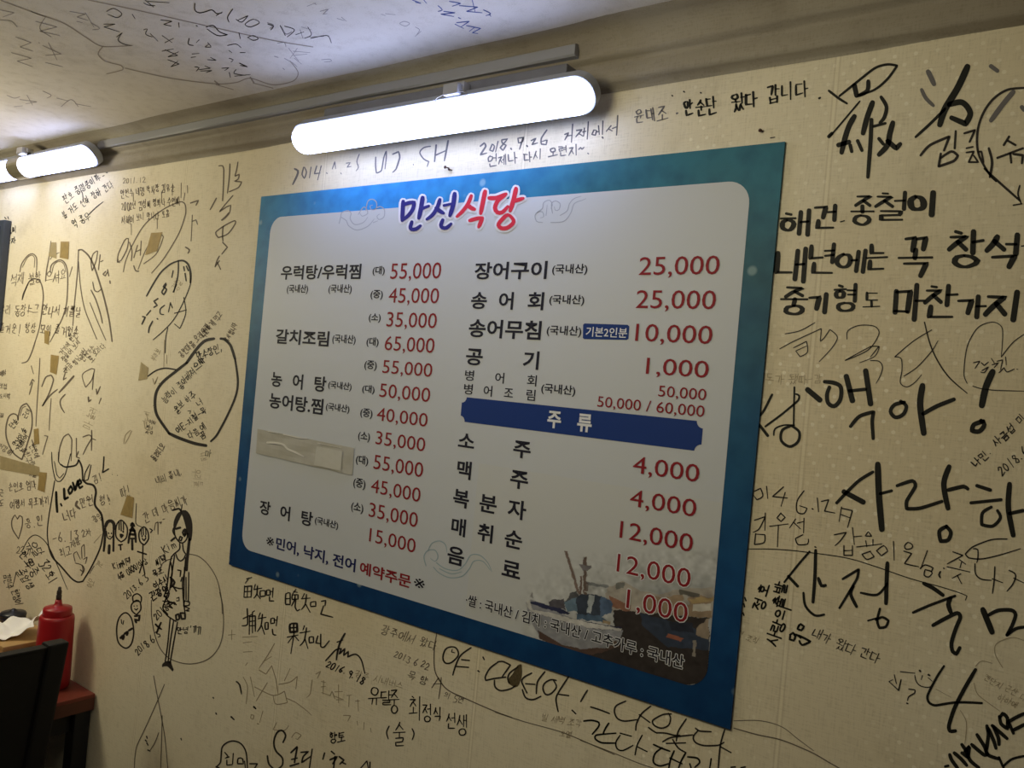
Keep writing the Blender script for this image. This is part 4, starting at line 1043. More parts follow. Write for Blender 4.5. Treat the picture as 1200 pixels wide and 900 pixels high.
k.build('pen_line', 'curved pen line leaving the bottom corner of the menu board', K_DARK, WALL)

# --- above the menu board
k = WI()
k.t('U1', 2.4, '80,250 100,262 95,290 68,345|w1.6:135,240 125,285 140,308 152,270 140,240|w1.6:180,240 170,305|w1.6:215,232 200,280 235,275|w1.6:242,232 220,318|w1.6:275,275 279,278|w1.2:310,250 325,205 330,250|w1.2:362,275 366,282|w1.2:395,215 420,212 400,240 425,235|w1.2:475,160 460,205 470,240 455,262')
k.t('U1', 1.6, '575,178 575,240 580,275 610,260 625,180 640,140 640,180 632,250|w2:680,160 715,145 722,180 700,250 680,270|w1.2:805,222 806,226|910,112 870,120 845,150 870,190 900,205 890,235|w2.6:945,105 935,205|w2.2:945,165 1000,140|w2.2:1018,78 1005,150 995,200')
k.build('date_inscription', 'worn marker date and initials under the left of the long lamp', K_GREY, WALL)
k = WI()
k.t('U2', 2.2, '125,225 150,205 160,225 125,280 165,270|w1.9:200,215 185,250 205,258 215,225 200,212|w1.9:238,195 222,262|w1.9:295,180 262,185 265,205 290,220 270,252 252,235 290,190 298,178|w2.4:320,240 324,246|w1.9:395,170 365,175 370,205 395,195 400,165 375,245|w2.4:422,222 427,228|w1.9:450,190 480,175 455,215 490,205|w1.9:550,122 515,175 515,212 545,215 552,185 520,195')
k.t('U2', 1.9, '665,150 690,140 665,185|680,160 712,155|715,85 707,200|740,125 775,120 735,165|755,145 780,160|790,110 785,160|780,135 800,130|815,70 808,180|850,125 838,150 860,155 868,125 848,122|880,95 885,150|868,135 885,130|908,65 905,150|w2.6:905,168 909,174|960,95 930,130|945,115 968,128|970,112 1000,100|1003,30 995,155')
k.w_('언제나 다시 오련지~.', 571.5, 183, 12.5, -7, 1.7, asp=0.86)
k.build('date_inscription', 'grey marker date with two lines above the middle of the menu board', K_GREY, WALL)
k = WI(brush=0.3); k.w_('윤대조', 743, 130.5, 17, -10, 2.1, asp=0.68); k.t('U3', 3, '265,265 271,262')
k.build('handwritten_name', 'dark marker name above the right part of the menu board', K_GREY, WALL)
k = WI(brush=0.35); k.w_('안순단', 801, 119.5, 18, -11, 3.0, asp=0.66, gap=0.06); k.w_('왔다', 857, 111, 19, -9, 3.0, asp=0.78, gap=0.06); k.w_('갑', 899, 102, 22, -8, 2.8, asp=0.72); k.w_('니다', 915, 100, 20, -8, 2.9, asp=0.78, gap=0.1); k.t('U3', 3.6, '1100,176 1106,172')
k.build('handwritten_message', 'bold black marker closing words above the right corner of the menu board', K_BLACK, WALL)
k = WI(); k.t('U3', 2.2, '238,160 242,162|306,136 312,140|405,143 409,145|w1.6:815,408 840,404'); k.build('pen_dot', 'scattered ink specks above the right corner of the menu board', K_PEN, WALL)

# --- below the menu board
k = WI()
k.t('BC', 1.8, '295,110 330,100|310,105 285,140|280,160 275,240|280,165 330,160 325,240|300,170 298,235|282,200 325,198|280,240 325,238|355,150 345,185|345,185 400,175|370,160 365,220 345,245|365,215 390,250|390,195 390,235 425,230 425,195 390,195|435,190 435,225 460,222 458,190 435,190|480,175 475,240|460,200 478,198|455,235 455,265 485,265')
k.t('BC', 1.8, '570,215 568,290 600,290 600,210 570,215|570,250 600,248|640,185 615,220|625,200 650,205|615,225 615,255 655,252 655,222 615,225|635,225 632,255 610,300|640,255 635,310 650,335 668,325|700,215 685,245|680,250 740,245|715,220 705,290 680,325|710,290 740,345|745,275 745,305 780,302 780,270 745,275|820,268 850,262 845,300|835,300 815,358 900,380')
k.t('BC', 1.8, '270,390 330,360|298,320 300,430 262,440|335,345 350,335|315,370 312,500|315,375 355,370 355,480|335,350 335,490|315,410 355,405|315,440 355,438|390,350 378,380|375,390 430,380|405,360 395,440 370,480|400,440 420,500|425,420 425,465 445,462 445,418 425,420|465,390 465,425 490,420 488,388 465,390|510,375 502,440|490,400 505,400|475,465 480,500 500,505')
k.t('BC', 1.8, 'w2.8:600,430 600,485 650,480 648,425 600,430|w2.6:625,430 625,490|w2.4:600,455 650,452|580,520 655,505|628,490 605,635|622,510 585,560|630,510 660,545|700,440 690,470|670,490 740,478|715,455 700,540 670,580|705,535 725,600|735,520 735,560 765,556 763,518 735,520|795,512 780,560 812,565|815,500 815,585 838,590 875,545')
k.build('handwritten_message', 'two lines of small black Chinese characters below the lower left corner of the menu board', K_PEN, WALL)
k = WI(); k.t('BC', 1.9, 'w2.4:985,495 950,560 930,640 925,680|850,685 920,610 960,600 945,640 985,600 975,650 1010,620 1005,660 1060,640 1100,680 1125,775|930,555 970,540'); k.w_('2016.9.18', 385.5, 774, 8.5, 25, 1.6)
k.build('signature', 'swooping pen signature with a date below the menu board', K_PEN, WALL)
k = WI(); k.w_('광주에서 왔다', 449, 733, 11.5, 16, 1.1, asp=0.82); k.w_('2013 6 22', 464, 763, 8, 20, 1.0); k.w_('목 향', 480, 786, 10, 18, 1.0); k.w_('의 5면', 522, 811, 8, 18, 1.0)
k.t('BE', 1.2, '430,430 450,400 470,370 480,395 495,412|440,408 490,405|485,370 480,430 470,495')
k.build('date_inscription', 'thin three-line pen note with a date below the menu board', K_DARK, WALL)
k = WI(taper=0.1); k.t('BE', 1.3, '460,105 445,200 445,310 465,370 520,440 620,490 780,560 900,605'); k.t('BF', 1.0, '130,480 250,520 380,560 600,620 720,665 870,730 1029,800'); k.t('BG', 1.0, '0,525 120,570 260,625 420,690 520,722')
k.build('pen_line', 'long curved line sweeping down from the lower edge of the menu board', K_DARK, WALL)
k = WI()
for ch, b in (('유', (60, 420, 130, 530)), ('달', (130, 450, 200, 530)), ('중', (180, 440, 240, 580)), ('최', (300, 480, 370, 620)), ('정', (375, 525, 430, 630)), ('식', (440, 545, 488, 622)), ('선', (515, 580, 572, 672)), ('생', (575, 588, 640, 710)), ('술', (205, 628, 275, 772))): k.g('BE', ch, b, 1.7)
k.t('BE', 1.6, '180,655 165,690 175,730|315,670 326,700 315,735')
k.build('handwritten_message', 'neat pen message with a bracketed word below the menu board', K_PEN, WALL)
k = WI(taper=0.2)
k.t('BE', 2, '545,190 510,205 495,255 510,285 545,282 585,240 575,200 545,190|w1.2:550,205 545,220 565,225|660,195 600,240 570,300 553,355|605,265 650,270|575,305 645,310|730,250 737,265|700,330 708,336')
k.t('BF', 2, '155,100 90,150 55,215 60,240 130,225 210,215|150,100 190,98 245,125 210,175 185,210|300,140 240,185 225,230 240,260|125,240 130,290 175,318 250,302 282,280|405,185 350,215 330,250 370,335|360,265 430,270|505,175 450,250 440,340|335,310 360,370 415,385 475,360|590,240 550,235 505,260 490,300 510,345 550,340 592,290 570,240|685,210 620,310 590,370 595,430 605,475|610,345 685,355|825,315 800,355 775,400|710,465 738,492|850,440 920,462 992,490')
k.t('BG', 2, '320,250 255,280 240,320 260,370 310,390 400,380|495,285 430,340 395,410 390,455|415,345 490,400|640,340 580,345 510,385 520,420 570,440 620,420 635,370 620,335|480,435 510,458 540,475|535,472 600,475 660,490 700,490|745,375 690,460 675,530|580,535 640,505 790,487|605,547 740,543|650,520 690,580 742,612|810,440 840,460 920,465|830,455 795,500 810,540 870,562 970,560 1010,540|1015,450 985,560 970,718|985,570 1060,612')
k.build('handwritten_message', 'large black pen message running along the bottom edge of the menu board', K_PEN, WALL)
k = WI(taper=0.2)
k.t('BG', 2.2, '25,390 80,385 130,400 128,430 85,482|200,405 175,445 160,482|160,482 250,475|160,482 110,490 105,515 150,542 245,545|w1.8:280,475 360,497|w1.8:280,490 250,540 260,585 300,597 370,562|w1.8:435,490 400,560 385,628|w1.8:400,570 470,605|515,555 570,580 630,602|575,577 525,620 515,680 560,705 620,690|660,600 635,660 622,722|630,650 715,690|740,615 710,670 690,722|755,642 820,650 840,680 805,715|770,690 780,722|920,655 910,722|1060,715 1090,712|1130,718 1160,712')
k.build('handwritten_message', 'second line of large pen writing below the lower right of the menu board', K_BLACK, WALL)
k = WI(taper=0.2)
k.t('BD', 1.8, '80,712 110,680 120,580 150,545 200,530 255,550 290,610 300,720|w2.4:80,712 100,720|w1.6:140,610 165,640 140,652 172,642|w1.6:200,618 195,690|w1.6:155,665 155,700 192,696|w1.8:235,652 230,690 270,690 265,655 235,652|w1.6:280,672 285,720|315,690 370,690 350,722')
k.t('BD', 2.2, '550,540 568,490 540,455 505,475 485,540 500,600 545,650 545,700 520,722|440,635 450,690 480,722|w2.2:605,612 650,570 630,682|w2:610,660 650,650|w2.4:600,706 660,688|w2:675,610 728,605 692,640 682,682 742,640|w2:755,588 735,722|w2.2:842,615 830,658')
k.t('BD', 2.2, '890,603 912,622|880,662 930,640 900,690|915,640 905,722|945,640 978,665 950,692|965,680 990,692|w1.6:1095,722 1140,670 1150,722|1162,680 1160,722'); k.w_('향토', 386, 858, 12, -3, 1.6, asp=0.7)
k.build('handwritten_message', 'marker words with a big S along the bottom of the wall', K_PEN, WALL)
k = WI(); k.t('BD', 1.9, '222,112 245,135 258,200|w2:58,225 62,230|w2:78,335 83,343|w2.4:185,360 206,380|w2.6:345,290 358,303'); k.build('pen_dot', 'short ink dashes below the lower left corner of the menu board', K_PEN, WALL)
k = WI(taper=0.4)
k.t('BD', 1.0, '325,345 345,350 340,378 322,368 328,345|408,320 385,402|w1.6:370,408 380,412|505,400 480,450 560,455 590,420|610,505 640,470 678,490 650,520 640,512|470,0 500,100 515,200|520,132 600,115 650,75 640,165|560,105 600,20|380,30 430,60 470,0|270,80 300,150 290,270|320,80 350,220|350,150 480,210 560,180 580,260 500,270 480,210|440,120 390,200 360,250|575,230 640,260 720,320 750,350|755,100 740,200 715,225|780,60 815,40 790,90')
k.t('BD', 1.1, '820,112 850,118|835,105 832,200|818,150 850,145|822,190 880,210|880,212 895,180 915,235|940,135 940,262|915,185 968,182|905,212 975,240|925,240 965,240|1000,210 1030,208|1015,210 1012,290|1060,250 1090,248|1075,240 1080,320|975,350 1025,352 1005,390|1070,390 1075,420|1120,400 1118,450|1165,440 1170,470')
k.t('BC', 1.0, '165,505 215,500|190,470 188,540|265,520 370,515|270,560 330,552|270,625 335,620|300,700 285,720|490,565 440,650 380,740|415,690 470,655'); k.w_('광주 시내버스', 418, 785, 9, 14, 0.8); k.w_('빌 새벽 조각', 636, 835, 8, 12, 0.9); k.w_('오열', 657, 856, 7, 8, 0.8)
k.build('faded_writing', 'faint rubbed writing below the menu board', K_FAINT, WALL)
k = WI(taper=0.15)
k.t('BH', 1.1, '300,90 320,200 345,330 370,460 400,640 425,905|395,165 330,320 240,520 155,700 137,790 130,905|345,590 310,680 265,750|375,440 372,600 362,905')
k.build('ribbon_doodle', 'crossed thin brown ribbon lines low on the wall', K_DARK, WALL)
k = WI(); k.t('BH', 2.0, '238,622 244,640|228,655 240,668|240,680 252,700|250,742 268,752|w1.8:540,640 545,655|w1.6:825,280 829,290|w1.8:847,416 853,426'); k.build('handwritten_message', 'tiny bold scribble beside the crossed ribbon lines', K_PEN, WALL)
# stains
k = WI(); k.poly('BF', '300,125 330,120 332,200 310,270 280,292 230,262 225,235 262,190'); k.build('ink_smudge', 'dark smudge over the large pen message under the menu board', mat('brown_smudge', (0.13, 0.10, 0.055, 1), 0.7, 0.15, noise=(220, 0.6)), WALL)
LOOSE = 0.065
def WI(brush=0.0, taper=0.35, lay=None):
    k_ = Ink(lay or wall_ink, brush, taper); k_.fine = 0.78
    return k_
# --- girl drawing and small heads
k = WI(taper=0.1)
k.poly('BA', '705,62 745,55 775,85 795,140 800,220 790,300 772,305 752,240 745,190 722,110|706,62 675,85 650,140 645,190 662,200 690,135 712,88')
k.t('BA', 1.7, 'w3.4:775,290 765,380 755,470 752,540|w2.2:640,55 690,42 706,62|w1.4:716,8 708,62|652,195 658,260 690,310 722,320 752,290 762,245|650,195 640,222 652,252|w3:665,206 700,196|w2.2:738,208 720,235 735,268 752,235 738,208|w2.6:738,225 739,252|w2:700,270 690,295 708,303 717,275 700,268|w2.8:655,280 628,302|695,325 695,370 650,410 632,432|720,325 726,380 745,410|665,410 680,450 705,467 730,447 742,420')
k.t('BA', 1.7, '630,430 612,520 590,700|655,420 640,520 615,700|590,700 568,755 600,768 612,728|560,792 612,798 590,822 632,800 655,820|w1.6:572,740 602,790 640,806|625,480 636,560 622,620|w2.6:620,600 655,640 636,672|w2.4:635,630 625,680|w2.2:648,680 668,710|632,672 690,690 717,690|745,440 735,560 720,640 725,760 740,895|735,520 730,790|770,560 766,800|748,600 748,780|735,790 728,832 772,826 776,800 738,790|740,838 776,852 745,872 772,872|680,540 706,545 700,592|715,600 706,632|600,725 575,800 560,850 600,900|610,832 650,800 668,822|w1.3:672,770 690,760 692,790 672,790')
k.t('BB', 1.7, '612,190 650,240 722,287|w2.4:722,232 742,220 752,262 725,275 720,232|w2.4:762,212 800,215 802,262 772,265 760,215|670,262 650,480 627,640|700,285 670,480 652,648|735,292 700,480 670,652|640,150 690,170|660,135 685,165')
k.poly('BB', '630,638 600,665 600,688 642,680 690,727 702,712 682,660 676,638')
k.build('girl_drawing', 'pen drawing of a long-haired girl in a dress left of the menu board', K_PEN, WALL)
k = WI(taper=0.1); k.t('BA', 1.1, '530,560 555,490 590,462 635,448|770,410 850,430 930,500 1000,620 1035,780 1042,895'); k.t('BB', 1.1, '505,100 508,250 540,420 600,550 700,630 850,660 1000,620 1100,510 1138,350 1132,150 1105,30')
k.build('oval_doodle', 'large thin brown oval drawn around the girl drawing', K_DARK, WALL)
k = WI(taper=0.1)
k.t('BA', 4.0, '95,185 110,150 140,142 162,165 164,205|w2.8:92,200 88,300 80,385|w2.8:160,215 158,385|w1.4:102,225 108,275 132,290 155,262|w3.8:125,342 122,402|w1.6:118,238 120,244|w1.6:142,240 143,246|w1.2:122,268 135,268')
k.t('BA', 1.7, '222,135 182,180 180,270 220,312 262,280 270,195 222,135|205,150 205,212|220,142 222,222|240,150 240,212|w2.2:215,252 222,278 236,256 215,252|w2.2:237,224 238,233|w2:200,338 230,333|w2:215,335 218,376')
k.t('BA', 3.0, '312,160 300,178 328,182 312,160|w2.6:310,190 290,250 280,320|w2.6:312,190 335,240 340,312|w3.6:295,215 330,222|w3.4:295,250 330,252|w2.6:300,285 325,285|w3.2:310,300 312,372')
k.t('BA', 1.8, '402,190 366,240 375,310 410,335 442,290 436,222 402,190|w1.6:385,208 385,252|w1.6:400,202 402,256|w1.6:420,206 422,252|392,285 408,302 422,280|w2:390,262 392,269|w2:417,262 419,269|398,335 395,480|w2.2:355,390 425,412|395,480 370,562|395,480 413,572|w1.0:345,0 340,160 385,190|w1.6:455,205 475,218 460,236')
k.build('heads_doodle', 'row of four small cartoon heads drawn in black pen', K_PEN, WALL)
k = WI(taper=0.1)
k.t('BA', 1.7, '340,735 315,755 320,800 350,792 382,800 386,760 360,735 340,735|345,785 305,822 310,872 345,902 380,862 375,802 345,785|w1.4:330,855 345,865 356,852|w1.2:325,830 327,836|w1.2:350,828 352,834')
k.t('BB', 1.8, '280,210 225,250 200,350 215,470 280,522 330,482 350,380 330,260 280,210|w2.8:360,240 402,235 395,278 358,270 372,295|w1.3:240,270 245,305|w1.3:262,280 255,312|w3.4:235,432 265,405 255,440|w3:270,395 300,375 290,405|w3:310,365 335,350')
k.build('snowman_doodle', 'small chef-capped figure and oval face drawn in pen', K_PEN, WALL)
k = WI()
k.w_('Kim씨댁', 131, 660, 8, -20, 1.5, asp=0.7, gap=0.05); k.w_('4층 08001이상', 137, 674, 7.5, -33, 1.5, asp=0.68, gap=0.04); k.w_('2013.6 3', 144, 696, 8, -42, 1.5, asp=0.85, gap=0.05)
k.w_('2018.6.3', 157, 762, 8.5, -42, 1.5, asp=0.85, gap=0.02)
k.build('date_inscription', 'slanting names and dates under the four cartoon heads', K_PEN, WALL)
k = WI()
k.w_('Kim', 188.5, 641, 9, -30, 1.7); k.w_('씨댁', 180.5, 655, 8.5, -25, 1.8, asp=0.75); k.w_('목포', 178, 669, 8.5, -22, 1.8, asp=0.7); k.w_('여수시', 178, 683, 8.5, -30, 1.9, asp=0.7); k.w_('관광영', 175, 696, 9.5, -28, 2.2, asp=0.75); k.w_('2018', 179, 721, 8, -45, 1.6)
k.t('BB', 2.4, '542,312 565,335 594,356|590,298 570,340 552,390'); k.w_("안녕'ㄲㄲ", 207.5, 735, 8.5, -3, 1.6, asp=0.75)
k.build('handwritten_message', 'bold small writing stacked beside the girl drawing', K_PEN, WALL)

# --- big round speech balloon
k = WI(taper=0.1)
k.t('LF', 3.6, '510,95 450,110 395,165 330,255|w3.4:330,255 260,310 175,380 130,450 122,540 140,610 215,720|w3.8:215,720 280,750 380,785 458,800|w2.6:490,772 530,730 600,600 655,470 668,370 650,230|w3.2:650,230 620,140 580,100 555,95|w1.8:75,342 130,305 190,290 262,300')
k.build('balloon_outline', 'thick black heart-like speech balloon left of the menu board', K_PEN, WALL)
k = WI(); k.w_('능력이 좋아해져', 188, 467, 8.5, -45, 1.3, asp=0.72); k.w_('으싸', 224, 428, 10, -45, 2.0, asp=0.8); k.w_('만수장인,', 229, 413, 9, -20, 1.6, asp=0.7); k.w_('울보 하주', 202, 478, 8.5, -42, 1.3, asp=0.72); k.w_('>e 너', 218, 480, 8, -38, 1.2)
k.w_('여E-지절-목', 205, 502, 8.5, -38, 1.5, asp=0.75); k.w_('다음 예', 219, 508, 8.5, -35, 1.4, asp=0.7); k.w_('꿈', 233, 508, 8, -30, 1.4); k.w_('마', 241, 528, 8, 0, 1.3)
k.build('handwritten_message', 'slanting lines of pen writing inside the thick speech balloon', K_PEN, WALL)
k = WI(taper=0.15)
k.t('LB', 1.5, '875,30 905,30 915,60 912,200 905,312|965,15 960,120 945,250|1030,0 1020,60 1005,115 1042,98 1030,140 1000,155 1060,160 1035,205 960,240|w1.4:990,270 930,340 880,402 940,362 972,350 965,402|855,292 830,340 805,385|w2.2:960,410 930,445 900,470|1005,475 930,510 850,570 872,612 950,580 1008,500 1005,475|910,520 905,580 908,640|905,650 945,690 920,720 900,745|880,762 860,800 845,850|862,812 890,870|850,840 880,800')
k.build('handwritten_message', 'vertical column of flowing characters left of the menu board', K_DARK, WALL)
k = WI(taper=0.2)
k.t('LB', 1.3, '330,900 430,780 550,580 605,420 600,340 560,322 430,380 280,500 180,660 120,800 100,890|w1.1:265,825 370,740 425,605 400,590 330,632 270,740 220,870|w1.0:60,790 50,812 75,815|w1.4:140,620 110,635 60,745 52,805 80,800 130,705 140,620|w1.4:150,650 170,720 165,800|w1.4:215,675 185,775|w1.4:245,640 238,755|w1.4:205,725 240,710|w1.6:645,332 710,310 690,350|w1.2:660,430 650,640|w1.2:660,480 690,468 702,505|w1.8:605,690 637,712 625,738|w1.6:185,840 200,880 225,885')
k.build('leaf_doodle', 'upper slanting leaf-shaped pen outline with a tape scrap inside', K_DARK, WALL)
k = WI(taper=0.2)
k.t('LD', 1.7, 'w1.3:640,760 720,690 800,600 870,470 920,340 915,250|w2.4:920,330 922,260 905,195 870,165 830,165|w2:830,165 770,190 700,250 640,340 590,430|w1.8:830,175 825,280 795,400|w1.8:790,240 780,290|w1.4:800,560 890,535|w1.2:870,440 885,560 840,675 800,640|w1.2:750,670 735,740 730,860')
k.t('LD', 2.0, '735,335 715,360 740,380 720,420 705,400 738,345|675,450 645,470 670,500 645,515|w1.6:725,500 692,530 695,565 718,570|w1.6:770,480 755,550|w1.6:770,485 785,520|w2:620,540 590,575|w2:560,585 580,590 555,642|w2:635,620 610,670 605,705|w1.6:790,400 815,345|w2:870,210 875,240|w2:890,205 905,240|w2:880,260 888,315|w2:670,600 674,605')
k.build('leaf_doodle', 'lower slanting leaf-shaped pen outline with dates written inside', K_PEN, WALL)
k = WI(taper=0.2)
k.t('LC', 1.4, '690,95 680,300 655,560 640,760|w2:690,100 720,95 780,150 830,250 880,400 920,540 960,720 985,900|w1.2:690,200 705,400 740,600 800,760 850,880|w1.6:800,450 840,530 880,650 900,740|w1.1:790,560 830,660 880,780 930,890|w1.3:855,105 820,130 800,200 810,280 845,190 858,110|w1.6:880,140 865,270|w1.4:885,200 905,190|w1.6:930,285 905,310 925,325 945,290|w1.6:945,270 955,325|w2:965,370 968,390|w1.4:815,380 830,450 860,465 890,440')
k.build('leaf_doodle', 'tall narrow leaf-shaped pen outline at the left of the wall', K_DARK, WALL)
k = WI(taper=0.3)
k.t('LC', 1.3, '175,290 190,220 240,150 285,130 320,165 322,250 318,300|w0.9:195,250 240,165 280,142 305,170 300,250|w1.5:195,530 225,440 260,370 300,350 345,365 370,420 380,520 350,760 310,900|w1.2:195,535 205,480 250,390|w1.4:400,370 410,270 430,160 448,20|w1.0:440,180 470,145 520,120|w1.5:440,290 455,225 520,185 565,205 590,270 595,380 585,560 550,690 500,790 440,905|w0.9:455,300 475,225 520,198 560,220 578,290|w1.3:635,245 610,330')
k.t('LG', 1.5, '265,0 240,80 205,150 165,163|w1.2:300,128 292,280 280,450 270,640|w1.2:235,185 252,245|w1.4:225,330 245,285 258,302|w1.4:245,310 232,360 220,400')
k.build('arch_doodle', 'two tall arch-shaped pen loops on the left wall', K_DARK, WALL)
k = WI()
k.t('LG', 1.6, '315,340 345,270 385,255 402,290 370,390 320,485|w1.8:320,485 375,410 432,362|w1.1:385,430 375,560 370,670|w2.4:555,262 500,325 445,385|w1.6:490,400 455,442 458,490 485,537|w1.2:620,252 690,205 712,212 690,290 645,345 620,252|w1.4:705,240 700,300 695,362|w2:665,420 668,455 685,440|w1.6:725,360 730,400 755,340|w1.6:760,430 745,470')
k.t('LG', 1.5, '625,720 672,705 690,728 655,790 625,852|690,670 690,745 688,822|700,735 720,742|w1.2:335,710 360,715 340,780 320,852|w1.4:240,742 250,772 290,735|w1.2:245,775 270,830|w1.4:440,905 450,800 480,720 515,698 540,740 535,900|w1.6:575,730 575,862|w1.6:590,830 575,870 600,880')
k.build('handwritten_message', 'large loose pen syllables between the heart outline and the balloons', K_DARK, WALL)
k = WI(taper=0.15)
k.t('LG', 1.7, '135,592 130,560 100,545 65,570 45,650 52,740 100,840 165,890 205,770 240,640 236,530 200,468 160,490 138,560 135,592|w0.9:195,490 170,500 150,560')
k.build('heart_doodle', 'pen heart outline with tiny writing inside at the left', K_DARK, WALL)
k = WI(); k.w_('단술', 10, 498, 7, -50, 1.2, asp=0.75); k.w_('근데', 26, 488, 7, -62, 1.2, asp=0.75); k.w_('만남이 술', 14, 520, 6.5, -58, 1.3, asp=0.72); k.w_('건배하여', 18, 526, 6.5, -60, 1.3, asp=0.72)
k.build('handwritten_message', 'tiny slanting words inside the pen heart', K_PEN, WALL)
# --- outlined blob with English word
k = WI(taper=0.1)
k.t('LH', 2.2, 'w1.4:360,188 345,280 318,450 312,540 320,620|w2:320,620 345,690 400,750 470,830 510,855 545,850|w1.8:545,850 600,760 660,630 682,520|w2.6:682,520 668,410 625,345 632,260 615,218 570,205 545,182|w2:545,182 540,100 518,48 500,85 430,97 400,80|w1.2:340,0 345,90 365,180 395,192 430,145 465,10|w1:385,0 385,60 400,82|w1:358,60 375,150 395,170 420,140|w1.3:590,80 560,140 555,185 580,180 600,85|w1.8:685,30 680,110 675,135 715,110')
k.build('balloon_outline', 'irregular pear-shaped pen outline at lower left', K_PEN, WALL)
k = WI(taper=0.1); k.t('LH', 3, '370,262 372,330 377,392|w2.4:400,340 406,352|422,240 425,310 447,298|w2.6:468,222 450,250 460,277 478,248 466,222|w2.8:480,200 495,252 512,188|w2.6:515,215 536,200 525,178 514,205 525,237 543,225')
k.build('marker_lettering', 'bold black English words at the top of the pear-shaped outline', K_BLACK, WALL)
k = WI(); k.w_('너다', 72, 600, 13, -18, 1.5, asp=0.62); k.w_('만원', 93, 584, 11, -15, 1.3, asp=0.62); k.t('LH', 3, '508,325 500,350 525,372'); k.w_('-6.13', 61, 626, 11, -10, 1.5, asp=0.8); k.w_('2차', 95, 621, 8, -15, 1.2, asp=0.8); k.w_('최고', 69, 643, 11, -15, 1.4, asp=0.55); k.w_('재용', 81, 634, 8, -20, 1.3, asp=0.7)
k.t('LH', 1.1, '495,720 485,670 505,655 530,705|540,700 538,625 555,608 558,690|550,705 575,690 562,735|495,730 540,745 545,785|w1.8:540,745 555,770 535,812|w1.8:530,775 548,790')
k.build('handwritten_message', 'pen lines and a flower sketch inside the pear-shaped outline', K_DARK, WALL)
k = WI(); k.w_('손인호 엄마', 10, 567, 10, -9, 1.3, asp=0.5); k.w_('여행서 목포까지', 11.5, 587, 10.5, -7, 1.4, asp=0.5); k.w_('흥.인', 29, 607, 12, -8, 1.4, asp=0.6); k.t('LH', 1.4, '122,570 82,505 78,450 98,412 115,440|115,440 128,418 146,428 146,485 122,570'); k.w_('근', 0, 573, 9, 0, 1.3, asp=.5); k.w_('도', 0, 585, 9, 0, 1.3, asp=.5)
k.build('handwritten_message', 'three pen lines with a small heart under the long tape strip', K_DARK, WALL)
k = WI()
k.w_('유달 32', 41, 632, 12, 58, 1.6, asp=0.8); k.w_('한오', 29, 645, 11, 52, 1.6, asp=0.8); k.w_('우중', 37, 655, 11, 55, 1.6, asp=0.8); k.w_('회', 62, 668, 12, 55, 1.8); k.w_('졸업생', 28, 665, 11, 60, 1.6, asp=0.75); k.w_('22기', 20, 640, 8, 5, 1.1)
k.t('LH', 1.0, '150,640 190,570 235,545 290,580 330,640 380,750 430,870 445,905|w1.2:105,800 85,880|w1.0:620,750 590,800'); k.w_('김민수', 12, 672, 9, 75, 1.3, asp=0.6); k.w_('현정이', 22, 690, 9, 72, 1.3, asp=0.6)
k.build('handwritten_message', 'column of slanting pen notes above the red bottle', K_PEN, WALL)
k = WI(); k.t('BA', 0.9, '0,320 60,250'); k.w_('이모', 100, 685, 9, -60, 1.0, asp=0.5); k.w_('7반', 112, 662, 8, -60, 0.9, asp=0.5); k.build('faded_writing', 'faint pen marks right of the red bottle', K_FAINT, WALL)

# --- notes near the strapped lamp
k = WI(); k.w_('판호 증명중이까', 72, 230, 9.5, -33, 1.3, asp=0.62); k.w_('볼 거도 선하 장하 간다', 71, 249, 9.5, -33, 1.3, asp=0.58); k.w_('역 종우', 83, 259, 9.5, -28, 1.4, asp=0.6); k.t('LA', 1.3, '848,505 920,435 990,380|w1.1:770,260 790,300 800,380|w1.6:1015,98 1030,102|w1.2:945,158 960,150|w1.2:985,135 1000,128')
k.build('handwritten_message', 'three slanting pen lines just below the strapped lamp', K_PEN, WALL)
k = WI(); k.w_('안현수 네명 박사장 김유순', 141, 222, 9.5, -7, 1.2, asp=0.45); k.w_('2002년 김성씨 영화나 수연씨', 142, 238, 9.5, -7, 1.2, asp=0.42); k.w_('서해어 보니 맛나다 또옴', 142, 253, 9.5, -7, 1.2, asp=0.44); k.w_('2011.12', 144, 209, 6, -4, 0.8)
k.t('LB', 1.0, '180,250 182,320|410,240 412,330|500,190 497,270|620,190 622,250|570,170 568,290|165,500 165,590|375,460 375,540|600,250 590,310')
k.build('handwritten_message', 'block of three cramped pen lines right of the strapped lamp', K_DARK, WALL)
k = WI(); k.w_('김씨', 8, 267, 7.5, -8, 1.5, asp=0.7); k.w_('혼자', 7, 279, 7.5, -8, 1.5, asp=0.7); k.t('LA', 1.5, '45,530 60,545|75,525 82,545'); k.w_('ㄴ', 1, 298, 5, 0, 1.5)
k.build('handwritten_message', 'tiny pen words beside the dark slate panel', K_PEN, WALL)
k = WI(); k.w_('빈 석재 불항 으셔요', 0, 322, 13, -4, 1.3, asp=0.55); k.w_('우리 동창! ', 0, 357, 12, 2, 1.3, asp=0.5); k.w_('느그 만나서 기쁠날', 33, 356, 12, 4, 1.5, asp=0.5); k.w_('즐거운!', 0, 379, 12, 2, 1.4, asp=0.5); k.w_('항상 모임 즐거웠소', 30, 379, 12, 3, 1.4, asp=0.5)
k.build('handwritten_message', 'three wide pen lines running off the left edge through the arches', K_DARK, WALL)
k = WI()
for i, (t_, x, y) in enumerate((('거기에 한번', 68, 412), ('잘살어 보세', 71, 420), ('지금', 74, 432), ('형님께서', 84, 424), ('언젠가는', 94, 420), ('또 오리다', 103, 420))): k.w_(t_, x, y, 7, -50, 1.1, asp=0.7)
k.t('LG', 1.4, '500,200 480,230 505,235|490,240 475,290 500,275')
k.build('handwritten_message', 'small slanting pen lines right of the brown tape scrap', K_DARK, WALL)
